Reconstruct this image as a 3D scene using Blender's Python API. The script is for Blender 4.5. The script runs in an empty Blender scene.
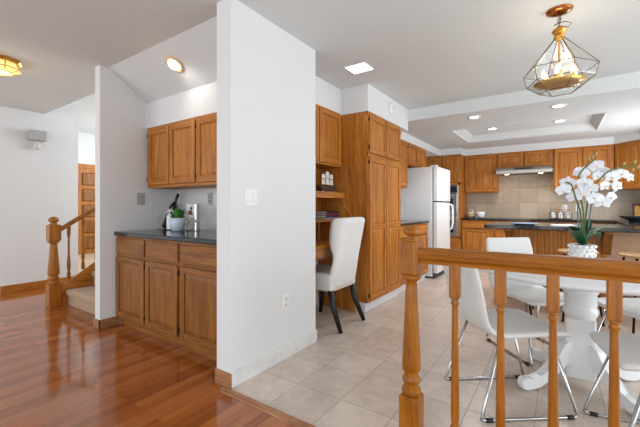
import bpy, bmesh, math, random
from mathutils import Vector, Matrix
random.seed(7)
C = bpy.context.scene
COL = C.collection
R = math.radians
PI = math.pi

# ------------------------------------------------------------------ camera, world, lights, exposure
F_PX, HOR, EYE = 346.7, 207.0, 1.15
YAW = R(34.5)
cam_data = bpy.data.cameras.new('camera')
cam = bpy.data.objects.new('camera', cam_data)
COL.objects.link(cam)
cam.location = (0, 0, EYE)
cam.rotation_euler = (R(90), 0, YAW)
cam_data.sensor_width = 36
cam_data.lens = F_PX / 640 * 36
cam_data.shift_y = -(213.5 - HOR) / 640
cam_data.clip_start = 0.02
C.camera = cam

C.view_settings.view_transform = 'Standard'
C.view_settings.look = 'None'
C.view_settings.gamma = 1
C.view_settings.use_curve_mapping = False
C.view_settings.exposure = 0.0

world = bpy.data.worlds.new('daylight')
C.world = world
world.use_nodes = True
wb = world.node_tree.nodes['Background']
wb.inputs[0].default_value = (0.91, 0.966, 1.0, 1)
wb.inputs[1].default_value = 1.08


def area(name, loc, rot, sx, sy, power, col=(1, 1, 1)):
    d = bpy.data.lights.new(name, 'AREA')
    d.shape = 'RECTANGLE'
    d.size, d.size_y, d.energy, d.color = sx, sy, power, col
    o = bpy.data.objects.new(name, d)
    COL.objects.link(o)
    o.location = loc
    o.rotation_euler = rot
    return o


area('fill_light_right', (3.1, 2.4, 1.2), (R(108), 0, R(90)), 4.2, 2.1, 92, (0.91, 0.966, 1.0))  # added out-of-view fill; daylight from the right is assumed, no window is built
area('fill_light_rear', (0.6, -2.9, 1.2), (R(108), 0, 0), 4.5, 2.0, 92, (0.91, 0.966, 1.0))  # unseen fill behind the camera, tilted up to brighten the ceilings
area('fill_light_left', (-5.4, -2.9, 1.5), (R(90), 0, R(-5)), 2.6, 2.0, 60, (0.89, 0.96, 1.0))  # added fill for the hall from out of view; no window is built
area('fill_light_entry', (-7.9, 5.0, 2.0), (R(90), 0, R(180)), 1.6, 1.6, 60, (0.92, 0.972, 1.0))  # added fill to brighten the entry and hall; no window here
area('fill_light_stairs', (-4.7, 5.05, 2.2), (R(90), 0, R(165)), 1.6, 1.2, 75, (0.92, 0.972, 1.0))  # added to brighten the end of the chime wall; no window here
area('fill_light_kitchen', (1.36, 6.2, 1.5), (R(90), 0, R(90)), 1.2, 0.9, 30, (0.97, 0.98, 1.0))  # added kitchen fill; the window opening beside it is assumed, never in view

# ------------------------------------------------------------------ materials
MATS = {}


def srgb(r, g, b):
    def f(c):
        c /= 255
        return c / 12.92 if c <= 0.04045 else ((c + 0.055) / 1.055) ** 2.4
    return (f(r), f(g), f(b), 1)


def new_mat(name):
    m = bpy.data.materials.new(name)
    m.use_nodes = True
    nt = m.node_tree
    b = nt.nodes['Principled BSDF']
    MATS[name] = m
    return m, nt, b


def node(nt, typ, **kw):
    n = nt.nodes.new(typ)
    for k, v in kw.items():
        setattr(n, k, v)
    return n


def plain(name, col, rough=0.5, metal=0.0, noise=0.04, nscale=30, bump=0.0, bscale=200, emit=0, ecol=None, coat=0, trans=0, sheen=0):
    m, nt, b = new_mat(name)
    tc = node(nt, 'ShaderNodeTexCoord')
    nz = node(nt, 'ShaderNodeTexNoise')
    nz.inputs['Scale'].default_value = nscale
    nz.inputs['Detail'].default_value = 3
    nt.links.new(tc.outputs['Object'], nz.inputs['Vector'])
    rp = node(nt, 'ShaderNodeValToRGB')
    c = srgb(*col)
    rp.color_ramp.elements[0].position = 0.3
    rp.color_ramp.elements[1].position = 0.7
    rp.color_ramp.elements[0].color = tuple(max(0, x * (1 - noise)) for x in c[:3]) + (1,)
    rp.color_ramp.elements[1].color = tuple(min(1, x * (1 + noise)) for x in c[:3]) + (1,)
    nt.links.new(nz.outputs['Fac'], rp.inputs['Fac'])
    nt.links.new(rp.outputs['Color'], b.inputs['Base Color'])
    b.inputs['Roughness'].default_value = rough
    b.inputs['Metallic'].default_value = metal
    b.inputs['Coat Weight'].default_value = coat
    b.inputs['Transmission Weight'].default_value = trans
    b.inputs['Sheen Weight'].default_value = sheen
    if bump:
        n2 = node(nt, 'ShaderNodeTexNoise')
        n2.inputs['Scale'].default_value = bscale
        n2.inputs['Detail'].default_value = 2
        nt.links.new(tc.outputs['Object'], n2.inputs['Vector'])
        bp = node(nt, 'ShaderNodeBump')
        bp.inputs['Strength'].default_value = bump
        bp.inputs['Distance'].default_value = 0.01
        nt.links.new(n2.outputs['Fac'], bp.inputs['Height'])
        nt.links.new(bp.outputs['Normal'], b.inputs['Normal'])
    if emit:
        b.inputs['Emission Color'].default_value = srgb(*(ecol or col))
        b.inputs['Emission Strength'].default_value = emit
    return m


def oak(name, axis, dark, mid, light, rough=0.45):
    m, nt, b = new_mat(name)
    tc = node(nt, 'ShaderNodeTexCoord')
    oi = node(nt, 'ShaderNodeObjectInfo')
    ml = node(nt, 'ShaderNodeMath', operation='MULTIPLY')
    ml.inputs[1].default_value = 37
    nt.links.new(oi.outputs['Random'], ml.inputs[0])
    ad = node(nt, 'ShaderNodeVectorMath', operation='ADD')
    nt.links.new(tc.outputs['Object'], ad.inputs[0])
    nt.links.new(ml.outputs[0], ad.inputs[1])
    mp = node(nt, 'ShaderNodeMapping')
    s = [22, 22, 22]
    s['xyz'.index(axis)] = 1.6
    mp.inputs['Scale'].default_value = s
    nt.links.new(ad.outputs[0], mp.inputs['Vector'])
    nz = node(nt, 'ShaderNodeTexNoise')
    nz.inputs['Scale'].default_value = 1.0
    nz.inputs['Detail'].default_value = 5
    nz.inputs['Roughness'].default_value = 0.6
    nz.inputs['Distortion'].default_value = 0.9
    nt.links.new(mp.outputs[0], nz.inputs['Vector'])
    mp2 = node(nt, 'ShaderNodeMapping')
    mp2.inputs['Scale'].default_value = [v * 7 for v in s]
    nt.links.new(ad.outputs[0], mp2.inputs['Vector'])
    n2 = node(nt, 'ShaderNodeTexNoise')
    n2.inputs['Scale'].default_value = 1.0
    n2.inputs['Detail'].default_value = 2
    nt.links.new(mp2.outputs[0], n2.inputs['Vector'])
    mx = node(nt, 'ShaderNodeMath', operation='MULTIPLY_ADD')
    mx.inputs[1].default_value = 0.35
    nt.links.new(n2.outputs['Fac'], mx.inputs[0])
    m3 = node(nt, 'ShaderNodeMath', operation='MULTIPLY')
    m3.inputs[1].default_value = 0.65
    nt.links.new(nz.outputs['Fac'], m3.inputs[0])
    nt.links.new(m3.outputs[0], mx.inputs[2])
    rp = node(nt, 'ShaderNodeValToRGB')
    e = rp.color_ramp.elements
    e[0].position, e[0].color = 0.34, srgb(*dark)
    e[1].position, e[1].color = 0.66, srgb(*light)
    k = e.new(0.5)
    k.color = srgb(*mid)
    nt.links.new(mx.outputs[0], rp.inputs['Fac'])
    nt.links.new(rp.outputs['Color'], b.inputs['Base Color'])
    b.inputs['Roughness'].default_value = rough
    b.inputs['Coat Weight'].default_value = 0.04
    b.inputs['Specular IOR Level'].default_value = 0.32
    b.inputs['Coat Roughness'].default_value = 0.25
    bp = node(nt, 'ShaderNodeBump')
    bp.inputs['Strength'].default_value = 0.08
    bp.inputs['Distance'].default_value = 0.01
    nt.links.new(mx.outputs[0], bp.inputs['Height'])
    nt.links.new(bp.outputs['Normal'], b.inputs['Normal'])
    return m


OAKC = ((132, 76, 22), (174, 107, 38), (197, 134, 62))
for ax in 'xyz':
    oak('oak_' + ax, ax, *OAKC)
    oak('oak_dim_' + ax, ax, (102, 60, 20), (134, 82, 30), (160, 106, 46))  # darker oak: the nook's dimmer light put into the colour; also kicks and corbels
    oak('oak_rail_' + ax, ax, (124, 70, 12), (154, 92, 18), (170, 110, 32), 0.36)
oak('oak_trim_x', 'x', (120, 78, 50), (158, 110, 74), (180, 132, 94))
oak('oak_trim_y', 'y', (120, 78, 50), (158, 110, 74), (180, 132, 94))
oak('oak_trim_z', 'z', (120, 78, 50), (158, 110, 74), (180, 132, 94))

plain('wall_paint', (221, 222, 223), 0.85, noise=0.01, bump=0.06, bscale=160)
plain('ceiling_paint', (214, 218, 219), 0.9, noise=0.01, bump=0.08, bscale=120)
plain('white_plastic', (232, 232, 230), 0.4, noise=0.01)
plain('ivory_plastic', (206, 204, 198), 0.45, noise=0.01)
plain('grey_plastic', (172, 172, 172), 0.5, noise=0.02)
plain('dark_gap', (26, 20, 16), 0.8)
plain('hinge_metal', (62, 46, 30), 0.45, 0.6)
plain('white_leather', (216, 216, 214), 0.42, noise=0.02, bump=0.03, bscale=300)
plain('white_linen', (226, 225, 222), 0.8, noise=0.02, bump=0.08, bscale=500)
plain('chrome', (190, 190, 192), 0.14, 1.0, noise=0.01)
plain('black_wood', (14, 13, 13), 0.45)
plain('black_metal', (26, 24, 24), 0.45, 0.5)
plain('black_rubber', (30, 30, 32), 0.7)
plain('white_lacquer', (226, 228, 230), 0.3, noise=0.01, coat=0.3)
plain('white_enamel', (226, 228, 230), 0.3, noise=0.01, bump=0.02, bscale=250)
plain('seal_grey', (70, 72, 74), 0.6)
plain('stainless', (176, 174, 170), 0.3, 0.9, noise=0.03)
plain('oven_glass', (34, 36, 40), 0.12, 0.0)
plain('brass', (222, 178, 92), 0.32, 1.0, noise=0.03)
plain('copper_brass', (176, 112, 62), 0.22, 1.0, noise=0.03)
plain('dark_brass', (120, 94, 52), 0.35, 1.0, noise=0.05)
plain('pale_gold', (216, 182, 138), 0.35)
plain('silver', (200, 200, 200), 0.25, 0.9)
plain('ceramic_white', (232, 232, 232), 0.3, noise=0.01)
plain('ceramic_blue', (198, 212, 226), 0.3, noise=0.02)
plain('petal', (216, 219, 225), 0.55, noise=0.015, nscale=60)
plain('petal_lip', (232, 222, 186), 0.5)
plain('leaf_dark', (34, 74, 34), 0.4, noise=0.2, nscale=20)
plain('leaf_mid', (62, 120, 44), 0.5, noise=0.25, nscale=40)
plain('leaf_pale', (150, 190, 160), 0.5, noise=0.15, nscale=40)
plain('orchid_stem', (72, 92, 44), 0.5, noise=0.1)
plain('orchid_bud', (150, 136, 70), 0.5, noise=0.15)
plain('stake_blue', (70, 110, 128), 0.5)
plain('soil', (34, 26, 20), 0.95, noise=0.3, nscale=120)
plain('carpet', (178, 148, 116), 0.95, noise=0.1, nscale=180, bump=0.5, bscale=350, sheen=0.3)
plain('entry_tile', (206, 184, 158), 0.4, noise=0.06, nscale=8)
plain('bottle_glass', (18, 18, 16), 0.12, noise=0.02)
plain('paper', (226, 222, 212), 0.7)
plain('food_brown', (130, 72, 46), 0.6, noise=0.3, nscale=90)
plain('food_dark', (52, 30, 24), 0.6)
plain('book_purple', (70, 44, 78), 0.6)
plain('book_red', (140, 60, 52), 0.6)
plain('book_grey', (150, 148, 150), 0.6)
plain('book_dark', (44, 40, 48), 0.6)
plain('hull_dark', (74, 58, 48), 0.5)
plain('dish_blue', (150, 172, 198), 0.15, noise=0.05)
plain('dish_dark', (50, 52, 60), 0.25)
plain('art_gold', (176, 130, 50), 0.6, noise=0.45, nscale=40)
plain('frame_dark', (62, 34, 24), 0.4)
plain('gold_wire', (200, 150, 70), 0.3, 0.8)
plain('cream_food', (222, 196, 160), 0.7, noise=0.12, nscale=80)
plain('island_tan', (178, 142, 112), 0.7, noise=0.08, nscale=12)
plain('stool_seat', (196, 158, 112), 0.45, noise=0.15, nscale=30)
plain('filter_grey', (112, 110, 106), 0.4, 0.7, noise=0.1, nscale=90)

plain('lamp_white', (255, 252, 244), 0.5, emit=6, ecol=(255, 250, 240))
plain('panel_white', (255, 255, 255), 0.5, emit=4, ecol=(255, 255, 255))
plain('lamp_warm', (255, 232, 190), 0.5, emit=9, ecol=(255, 222, 165))
plain('candle_bulb', (255, 236, 200), 0.4, emit=5, ecol=(255, 226, 170))
plain('amber_glow', (240, 214, 150), 0.25, emit=0.9, ecol=(255, 214, 130))
plain('hood_bulb', (255, 226, 170), 0.4, emit=12, ecol=(255, 214, 150))


def clear_glass(name, tint=(1, 1, 1), gloss=0.12):
    m, nt, b = new_mat(name)
    out = nt.nodes['Material Output']
    t = node(nt, 'ShaderNodeBsdfTransparent')
    t.inputs[0].default_value = (*tint, 1)
    g = node(nt, 'ShaderNodeBsdfGlossy')
    g.inputs['Roughness'].default_value = 0.05
    lw = node(nt, 'ShaderNodeLayerWeight')
    lw.inputs['Blend'].default_value = 0.5
    fr = node(nt, 'ShaderNodeMath', operation='POWER')
    fr.inputs[1].default_value = 4
    nt.links.new(lw.outputs['Facing'], fr.inputs[0])
    ad = node(nt, 'ShaderNodeMath', operation='ADD')
    ad.inputs[1].default_value = gloss
    nt.links.new(fr.outputs[0], ad.inputs[0])
    mx = node(nt, 'ShaderNodeMixShader')
    nt.links.new(ad.outputs[0], mx.inputs[0])
    nt.links.new(t.outputs[0], mx.inputs[1])
    nt.links.new(g.outputs[0], mx.inputs[2])
    nt.links.new(mx.outputs[0], out.inputs['Surface'])
    return m


clear_glass('clear_glass', (0.97, 0.98, 0.98), 0.06)
clear_glass('bevel_glass', (0.97, 0.98, 0.98), 0.10)


def granite():
    m, nt, b = new_mat('granite')
    tc = node(nt, 'ShaderNodeTexCoord')
    v = node(nt, 'ShaderNodeTexNoise')
    v.inputs['Scale'].default_value = 140
    v.inputs['Detail'].default_value = 4
    nt.links.new(tc.outputs['Object'], v.inputs['Vector'])
    rp = node(nt, 'ShaderNodeValToRGB')
    e = rp.color_ramp.elements
    e[0].position, e[0].color = 0.45, srgb(14, 15, 18)
    e[1].position, e[1].color = 0.72, srgb(66, 66, 68)
    nt.links.new(v.outputs['Fac'], rp.inputs['Fac'])
    nt.links.new(rp.outputs['Color'], b.inputs['Base Color'])
    b.inputs['Roughness'].default_value = 0.12


granite()


def wood_floor():
    m, nt, b = new_mat('wood_floor')
    g = node(nt, 'ShaderNodeNewGeometry')
    mp = node(nt, 'ShaderNodeMapping')
    mp.inputs['Rotation'].default_value = (0, 0, R(90))
    nt.links.new(g.outputs['Position'], mp.inputs['Vector'])
    br = node(nt, 'ShaderNodeTexBrick')
    br.offset = 0.37
    br.inputs['Scale'].default_value = 1
    br.inputs['Brick Width'].default_value = 1.05
    br.inputs['Row Height'].default_value = 0.062
    br.inputs['Mortar Size'].default_value = 0.0012
    br.inputs['Color1'].default_value = (0, 0, 0, 1)
    br.inputs['Color2'].default_value = (1, 1, 1, 1)
    br.inputs['Mortar'].default_value = (0.2, 0.2, 0.2, 1)
    nt.links.new(mp.outputs[0], br.inputs['Vector'])
    rp = node(nt, 'ShaderNodeValToRGB')
    e = rp.color_ramp.elements
    e[0].position, e[0].color = 0.0, srgb(140, 74, 32)
    e[1].position, e[1].color = 1.0, srgb(176, 106, 54)
    k = e.new(0.45)
    k.color = srgb(160, 88, 40)
    nt.links.new(br.outputs['Color'], rp.inputs['Fac'])
    m2 = node(nt, 'ShaderNodeMapping')
    m2.inputs['Scale'].default_value = (38, 2.2, 1)
    nt.links.new(g.outputs['Position'], m2.inputs['Vector'])
    nz = node(nt, 'ShaderNodeTexNoise')
    nz.inputs['Scale'].default_value = 1
    nz.inputs['Detail'].default_value = 5
    nt.links.new(m2.outputs[0], nz.inputs['Vector'])
    r2 = node(nt, 'ShaderNodeMapRange')
    r2.inputs['From Min'].default_value = 0.3
    r2.inputs['From Max'].default_value = 0.7
    r2.inputs['To Min'].default_value = 0.8
    r2.inputs['To Max'].default_value = 1.1
    nt.links.new(nz.outputs['Fac'], r2.inputs['Value'])
    mx = node(nt, 'ShaderNodeVectorMath', operation='SCALE')
    nt.links.new(rp.outputs['Color'], mx.inputs[0])
    nt.links.new(r2.outputs[0], mx.inputs['Scale'])
    nt.links.new(mx.outputs[0], b.inputs['Base Color'])
    b.inputs['Roughness'].default_value = 0.12
    b.inputs['Coat Weight'].default_value = 0.35
    b.inputs['Coat Roughness'].default_value = 0.06
    bp = node(nt, 'ShaderNodeBump')
    bp.inputs['Strength'].default_value = 0.25
    bp.inputs['Distance'].default_value = 0.001
    nt.links.new(br.outputs['Fac'], bp.inputs['Height'])
    bp.invert = True
    nt.links.new(bp.outputs['Normal'], b.inputs['Normal'])


wood_floor()


def tiles(name, size_x, size_y, off, c1, c2, grout, mortar, axes='xy', rough=0.3, veins=0.5):
    m, nt, b = new_mat(name)
    g = node(nt, 'ShaderNodeNewGeometry')
    sp = node(nt, 'ShaderNodeSeparateXYZ')
    nt.links.new(g.outputs['Position'], sp.inputs[0])
    cb = node(nt, 'ShaderNodeCombineXYZ')
    names = {'x': 'X', 'y': 'Y', 'z': 'Z'}
    nt.links.new(sp.outputs[names[axes[0]]], cb.inputs[0])
    nt.links.new(sp.outputs[names[axes[1]]], cb.inputs[1])
    mp = node(nt, 'ShaderNodeMapping')
    mp.inputs['Location'].default_value = (off[0], off[1], 0)
    nt.links.new(cb.outputs[0], mp.inputs['Vector'])
    br = node(nt, 'ShaderNodeTexBrick')
    br.offset = 0.0
    br.inputs['Scale'].default_value = 1
    br.inputs['Brick Width'].default_value = size_x
    br.inputs['Row Height'].default_value = size_y
    br.inputs['Mortar Size'].default_value = mortar
    br.inputs['Color1'].default_value = srgb(*c1)
    br.inputs['Color2'].default_value = srgb(*c2)
    br.inputs['Mortar'].default_value = srgb(*grout)
    nt.links.new(mp.outputs[0], br.inputs['Vector'])
    nz = node(nt, 'ShaderNodeTexNoise')
    nz.inputs['Scale'].default_value = 7
    nz.inputs['Detail'].default_value = 7
    nz.inputs['Roughness'].default_value = 0.65
    nz.inputs['Distortion'].default_value = 1.2
    nt.links.new(g.outputs['Position'], nz.inputs['Vector'])
    r2 = node(nt, 'ShaderNodeMapRange')
    r2.inputs['From Min'].default_value = 0.3
    r2.inputs['From Max'].default_value = 0.7
    r2.inputs['To Min'].default_value = 1 - veins * 0.35
    r2.inputs['To Max'].default_value = 1 + veins * 0.22
    nt.links.new(nz.outputs['Fac'], r2.inputs['Value'])
    mx = node(nt, 'ShaderNodeVectorMath', operation='SCALE')
    nt.links.new(br.outputs['Color'], mx.inputs[0])
    nt.links.new(r2.outputs[0], mx.inputs['Scale'])
    nt.links.new(mx.outputs[0], b.inputs['Base Color'])
    b.inputs['Roughness'].default_value = rough
    bp = node(nt, 'ShaderNodeBump')
    bp.inputs['Strength'].default_value = 0.3
    bp.inputs['Distance'].default_value = 0.002
    bp.invert = True
    nt.links.new(br.outputs['Fac'], bp.inputs['Height'])
    nt.links.new(bp.outputs['Normal'], b.inputs['Normal'])


T = 0.322
tiles('tile_floor', T, T, (1.07 + 4 * T, -1.775 + 9 * T), (210, 196, 183), (196, 180, 167), (166, 156, 146), 0.0035)
tiles('backsplash_tile', 0.305, 0.305, (0.02, -0.93), (184, 168, 148), (166, 150, 130), (140, 126, 108), 0.003, 'xz', 0.4, 0.35)
tiles('marble_base', 0.6, 0.6, (0.1, 0.1), (222, 222, 220), (214, 214, 212), (200, 200, 198), 0.001, 'yz', 0.3, 0.35)

# ------------------------------------------------------------------ mesh helpers


class MB:
    def __init__(s):
        s.bm = bmesh.new()
        s.slot = 0

    def _done(s, faces, slot):
        k = s.slot if slot is None else slot
        for f in faces:
            f.material_index = k

    def box(s, x0, x1, y0, y1, z0, z1, bev=0.0, slot=None, seg=1):
        b2 = bmesh.new()
        vs = [b2.verts.new((x, y, z)) for x in (x0, x1) for y in (y0, y1) for z in (z0, z1)]
        for q in ((0, 1, 3, 2), (4, 6, 7, 5), (0, 4, 5, 1), (2, 3, 7, 6), (0, 2, 6, 4), (1, 5, 7, 3)):
            b2.faces.new([vs[i] for i in q])
        if bev:
            bmesh.ops.bevel(b2, geom=list(b2.edges), offset=bev, segments=seg, affect='EDGES', profile=0.5)
        s.merge(b2, slot)
        return s

    def merge(s, b2, slot=None, mat=None):
        if mat is not None:
            bmesh.ops.transform(b2, matrix=mat, verts=b2.verts)
        bmesh.ops.recalc_face_normals(b2, faces=b2.faces)
        k = s.slot if slot is None else slot
        m = {}
        for v in b2.verts:
            m[v] = s.bm.verts.new(v.co)
        for f in b2.faces:
            try:
                nf = s.bm.faces.new([m[v] for v in f.verts])
                nf.material_index = k
                nf.smooth = f.smooth
            except ValueError:
                pass
        b2.free()

    def lathe(s, prof, c=(0, 0, 0), seg=24, smooth=True, slot=None, axis=None, sx=1, sy=1, cap=True):
        b2 = bmesh.new()
        rings = []
        for r, z in prof:
            if r <= 1e-6:
                rings.append([b2.verts.new((0, 0, z))])
            else:
                rings.append([b2.verts.new((r * sx * math.cos(2 * PI * i / seg), r * sy * math.sin(2 * PI * i / seg), z)) for i in range(seg)])
        for a, b in zip(rings, rings[1:]):
            for i in range(seg):
                j = (i + 1) % seg
                if len(a) == 1 and len(b) == 1:
                    continue
                if len(a) == 1:
                    b2.faces.new((a[0], b[i], b[j]))
                elif len(b) == 1:
                    b2.faces.new((a[i], b[0], a[j]))
                else:
                    b2.faces.new((a[i], b[i], b[j], a[j]))
        if cap and len(rings[0]) > 1:
            b2.faces.new(rings[0])
        if cap and len(rings[-1]) > 1:
            b2.faces.new(rings[-1])
        for f in b2.faces:
            f.smooth = smooth and len(f.verts) <= 4
        mt = Matrix.Translation(c)
        if axis is not None:
            mt = mt @ Vector((0, 0, 1)).rotation_difference(Vector(axis).normalized()).to_matrix().to_4x4()
        s.merge(b2, slot, mt)
        return s

    def cyl(s, a, b, r, seg=12, slot=None, r2=None):
        a, b = Vector(a), Vector(b)
        L = (b - a).length
        s.lathe([(r, 0), (r if r2 is None else r2, L)], a, seg, True, slot, b - a)
        return s

    def tube(s, pts, r, seg=8, slot=None, closed=False, radii=None):
        pts = [Vector(p) for p in pts]
        n = len(pts)
        b2 = bmesh.new()
        rings = []
        up = None
        for i, p in enumerate(pts):
            if closed:
                t = pts[(i + 1) % n] - pts[i - 1]
            else:
                t = pts[min(i + 1, n - 1)] - pts[max(i - 1, 0)]
            t.normalize()
            if up is None:
                up = Vector((0, 0, 1)) if abs(t.z) < 0.9 else Vector((1, 0, 0))
            side = t.cross(up)
            if side.length < 1e-4:
                side = t.orthogonal()
            side.normalize()
            up = side.cross(t).normalized()
            rr = radii[i] if radii else r
            rings.append([b2.verts.new(p + (side * math.cos(2 * PI * k / seg) + up * math.sin(2 * PI * k / seg)) * rr) for k in range(seg)])
        pairs = list(zip(rings, rings[1:]))
        if closed:
            pairs.append((rings[-1], rings[0]))
        for a, b in pairs:
            for k in range(seg):
                f = b2.faces.new((a[k], a[(k + 1) % seg], b[(k + 1) % seg], b[k]))
                f.smooth = True
        if not closed:
            b2.faces.new(rings[0])
            b2.faces.new(rings[-1])
        s.merge(b2, slot)
        return s

    def prism(s, poly, a0, a1, plane='xz', bev=0, slot=None, smooth=False):
        """poly in the named plane, swept along the remaining axis"""
        b2 = bmesh.new()

        def P(u, v, w):
            return {'xz': (u, w, v), 'yz': (w, u, v), 'xy': (u, v, w)}[plane]
        A = [b2.verts.new(P(u, v, a0)) for u, v in poly]
        B = [b2.verts.new(P(u, v, a1)) for u, v in poly]
        n = len(poly)
        b2.faces.new(A)
        b2.faces.new(B)
        for i in range(n):
            f = b2.faces.new((A[i], A[(i + 1) % n], B[(i + 1) % n], B[i]))
            f.smooth = smooth
        if bev:
            bmesh.ops.bevel(b2, geom=list(b2.edges), offset=bev, segments=1, affect='EDGES')
        s.merge(b2, slot)
        return s

    def quads(s, verts, faces, slot=None, smooth=False):
        b2 = bmesh.new()
        vs = [b2.verts.new(v) for v in verts]
        for f in faces:
            q = b2.faces.new([vs[i] for i in f])
            q.smooth = smooth
        s.merge(b2, slot)
        return s

    def build(s, name, mats, parent=None, loc=None):
        me = bpy.data.meshes.new(name)
        s.bm.to_mesh(me)
        s.bm.free()
        if isinstance(mats, str):
            mats = [mats]
        for m in mats:
            me.materials.append(MATS[m])
        o = bpy.data.objects.new(name, me)
        COL.objects.link(o)
        if parent:
            o.parent = parent
        if loc:
            o.location = loc
        return o


def tag(o, label, cat, group=None, kind=None):
    o['label'] = label
    o['category'] = cat
    if group:
        o['group'] = group
    if kind:
        o['kind'] = kind
    return o


def thing(name, label, cat, loc=(0, 0, 0), rotz=0.0, group=None):
    o = bpy.data.objects.new(name, None)
    o.empty_display_size = 0.1
    COL.objects.link(o)
    o.location = loc
    o.rotation_euler = (0, 0, rotz)
    return tag(o, label, cat, group)


def struct(name, mb, mats, label=None):
    o = mb.build(name, mats)
    o['kind'] = 'structure'
    o['label'] = label or name.replace('_', ' ')
    o['category'] = name.split('_')[0]
    return o


def copy_tree(o, parent=None):
    c = o.copy()
    COL.objects.link(c)
    if parent is not None:
        c.parent = parent
    for ch in list(o.children):
        copy_tree(ch, c)
    return c


def ground(u, v, z=0.0):
    """world point seen at pixel (u, v) on the horizontal plane z"""
    d = F_PX * (EYE - z) / (v - HOR)
    return at(u, v, d)


def at(u, v, d):
    lat = (u - 320) / F_PX * d
    return Vector((-math.sin(YAW) * d + math.cos(YAW) * lat, math.cos(YAW) * d + math.sin(YAW) * lat, EYE + (HOR - v) / F_PX * d))


# ------------------------------------------------------------------ setting
CE = 2.487      # main ceiling
CK = 2.33       # lowered kitchen ceiling
NB = 2.33       # bar nook back wall
XP = -1.71      # partition right face
XL = -2.34      # kitchen left wall
XW = -3.56      # wing wall right face

struct('floor_wood', MB().box(-7.4, 3.4, -3.4, 1.445, -0.06, 0).box(-7.4, -1.76, 1.445, 2.4, -0.06, 0), 'wood_floor', 'glossy reddish strip wood floor in the hall')
struct('floor_tile', MB().box(-1.76, 3.4, 1.445, 8.1, -0.06, 0).box(-2.5, -1.76, 2.3, 8.1, -0.06, 0), 'tile_floor', 'square beige stone tile floor of the dining room and kitchen')
struct('floor_entry', MB().box(-9.8, -3.6, 2.4, 5.4, -0.06, 0).box(-9.8, -7.4, 1.3, 2.4, -0.06, 0), 'entry_tile', 'tan tile floor of the entry hall')

cm = MB()
cm.box(-1.84, 3.4, -3.4, 4.61, CE, CE + 0.12)
cm.box(XW - 0.1, -1.84, -3.4, 1.59, CE, CE + 0.12)
cm.box(-7.4, XW - 0.1, -3.4, 1.8, CE, CE + 0.12)
cm.box(-2.5, -1.84, 2.3, 4.61, CE, CE + 0.12)
struct('ceiling', cm, 'ceiling_paint', 'flat white ceiling over hall and dining area')
sl = MB()
sl.prism([(1.59, CE), (1.966, 2.237), (1.966, 2.6), (1.59, CE + 0.12)], XW - 0.02, -1.80, 'yz')
struct('ceiling_nook', sl, 'ceiling_paint', 'sloping ceiling over the bar nook')
struct('ceiling_entry', MB().box(-9.8, XW - 0.1, 1.8, 5.4, 2.97, 3.05).box(-7.4, XW - 0.1, 1.8, 1.86, CE, 2.97), 'ceiling_paint', 'higher ceiling over stairs and entry')

# kitchen dropped ceiling with tray recess
kx0, kx1, ky0, ky1 = -2.5, 1.55, 4.61, 8.0
tx0, tx1, ty0, ty1 = -1.37, 0.50, 5.56, 6.77
kc = MB()
kc.box(kx0, kx1 + 1.8, ky0, ty0, CK, CE + 0.12)
kc.box(kx0, kx1, ty1, ky1, CK, CE + 0.12)
kc.box(kx0, tx0, ty0, ty1, CK, CE + 0.12)
kc.box(tx1, kx1, ty0, ty1, CK, CE + 0.12)
kc.box(tx0, tx1, ty0, ty1, 2.43, CE + 0.12)
struct('ceiling_kitchen', kc, 'ceiling_paint', 'lowered kitchen ceiling with a rectangular tray recess')
tr = MB()
zi, ins = 2.4305, 0.11
o4 = [(tx0, ty0, CK), (tx1, ty0, CK), (tx1, ty1, CK), (tx0, ty1, CK)]
i4 = [(tx0 + ins, ty0 + ins, zi), (tx1 - ins, ty0 + ins, zi), (tx1 - ins, ty1 - ins, zi), (tx0 + ins, ty1 - ins, zi)]
b4 = [(x, y, zi) for x, y, z in o4]
tr.quads(o4 + i4 + b4, [(k, (k + 1) % 4, 4 + (k + 1) % 4, 4 + k) for k in range(4)] + [(k, (k + 1) % 4, 8 + (k + 1) % 4, 8 + k) for k in range(4)] + [(4 + k, 4 + (k + 1) % 4, 8 + (k + 1) % 4, 8 + k) for k in range(4)])
for (a, b, c, d) in ((tx0, tx1, ty0, ty0 + .02), (tx0, tx1, ty1 - .02, ty1), (tx0, tx0 + .02, ty0, ty1), (tx1 - .02, tx1, ty0, ty1)):
    tr.box(a, b, c, d, CK - 0.006, CK + 0.02, 0.004)
struct('trim_tray', tr, 'ceiling_paint', 'white coved edge of the ceiling tray')

# partition and walls
struct('wall_partition', MB().box(-1.845, XP, 1.49, 2.42, 0, CE), 'wall_paint', 'white partition wall between bar nook and dining room')
struct('wall_nook_left', MB().box(XW - 0.10, XW, 1.518, 2.45, 0, CE + .02), 'wall_paint', 'white wing wall between stairs and bar nook')
struct('wall_nook_back', MB().box(XW, -1.84, NB, NB + 0.1, 0, 2.5), 'wall_paint', 'white wall behind the bar counter')
struct('wall_nook_soffit', MB().box(XW, -1.845, 1.966, NB, 1.972, 2.3), 'wall_paint', 'white soffit above the bar upper cabinets')
struct('wall_kitchen_left', MB().box(XL - 0.12, XL, 2.42, 8.0, 0, CE), 'wall_paint', 'white kitchen left wall')
struct('wall_kitchen_return', MB().box(XL - 0.12, -1.845, 2.41, 2.47, 0, CE), 'wall_paint', 'white return wall behind the partition')
struct('wall_kitchen_back', MB().box(XL - 0.12, 1.55, 7.90, 8.02, 0, CE), 'wall_paint', 'white kitchen back wall')
struct('wall_kitchen_right', MB().box(1.40, 1.52, 6.7, 7.9, 0, CE).box(1.40, 1.52, 5.2, 5.6, 0, CE).box(1.40, 1.52, 5.6, 6.7, 0, 1.05).box(1.40, 1.52, 5.6, 6.7, 1.95, CE), 'wall_paint', 'white kitchen right wall with an assumed window opening')  # opening is assumed, out of view beside the added kitchen fill
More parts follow.
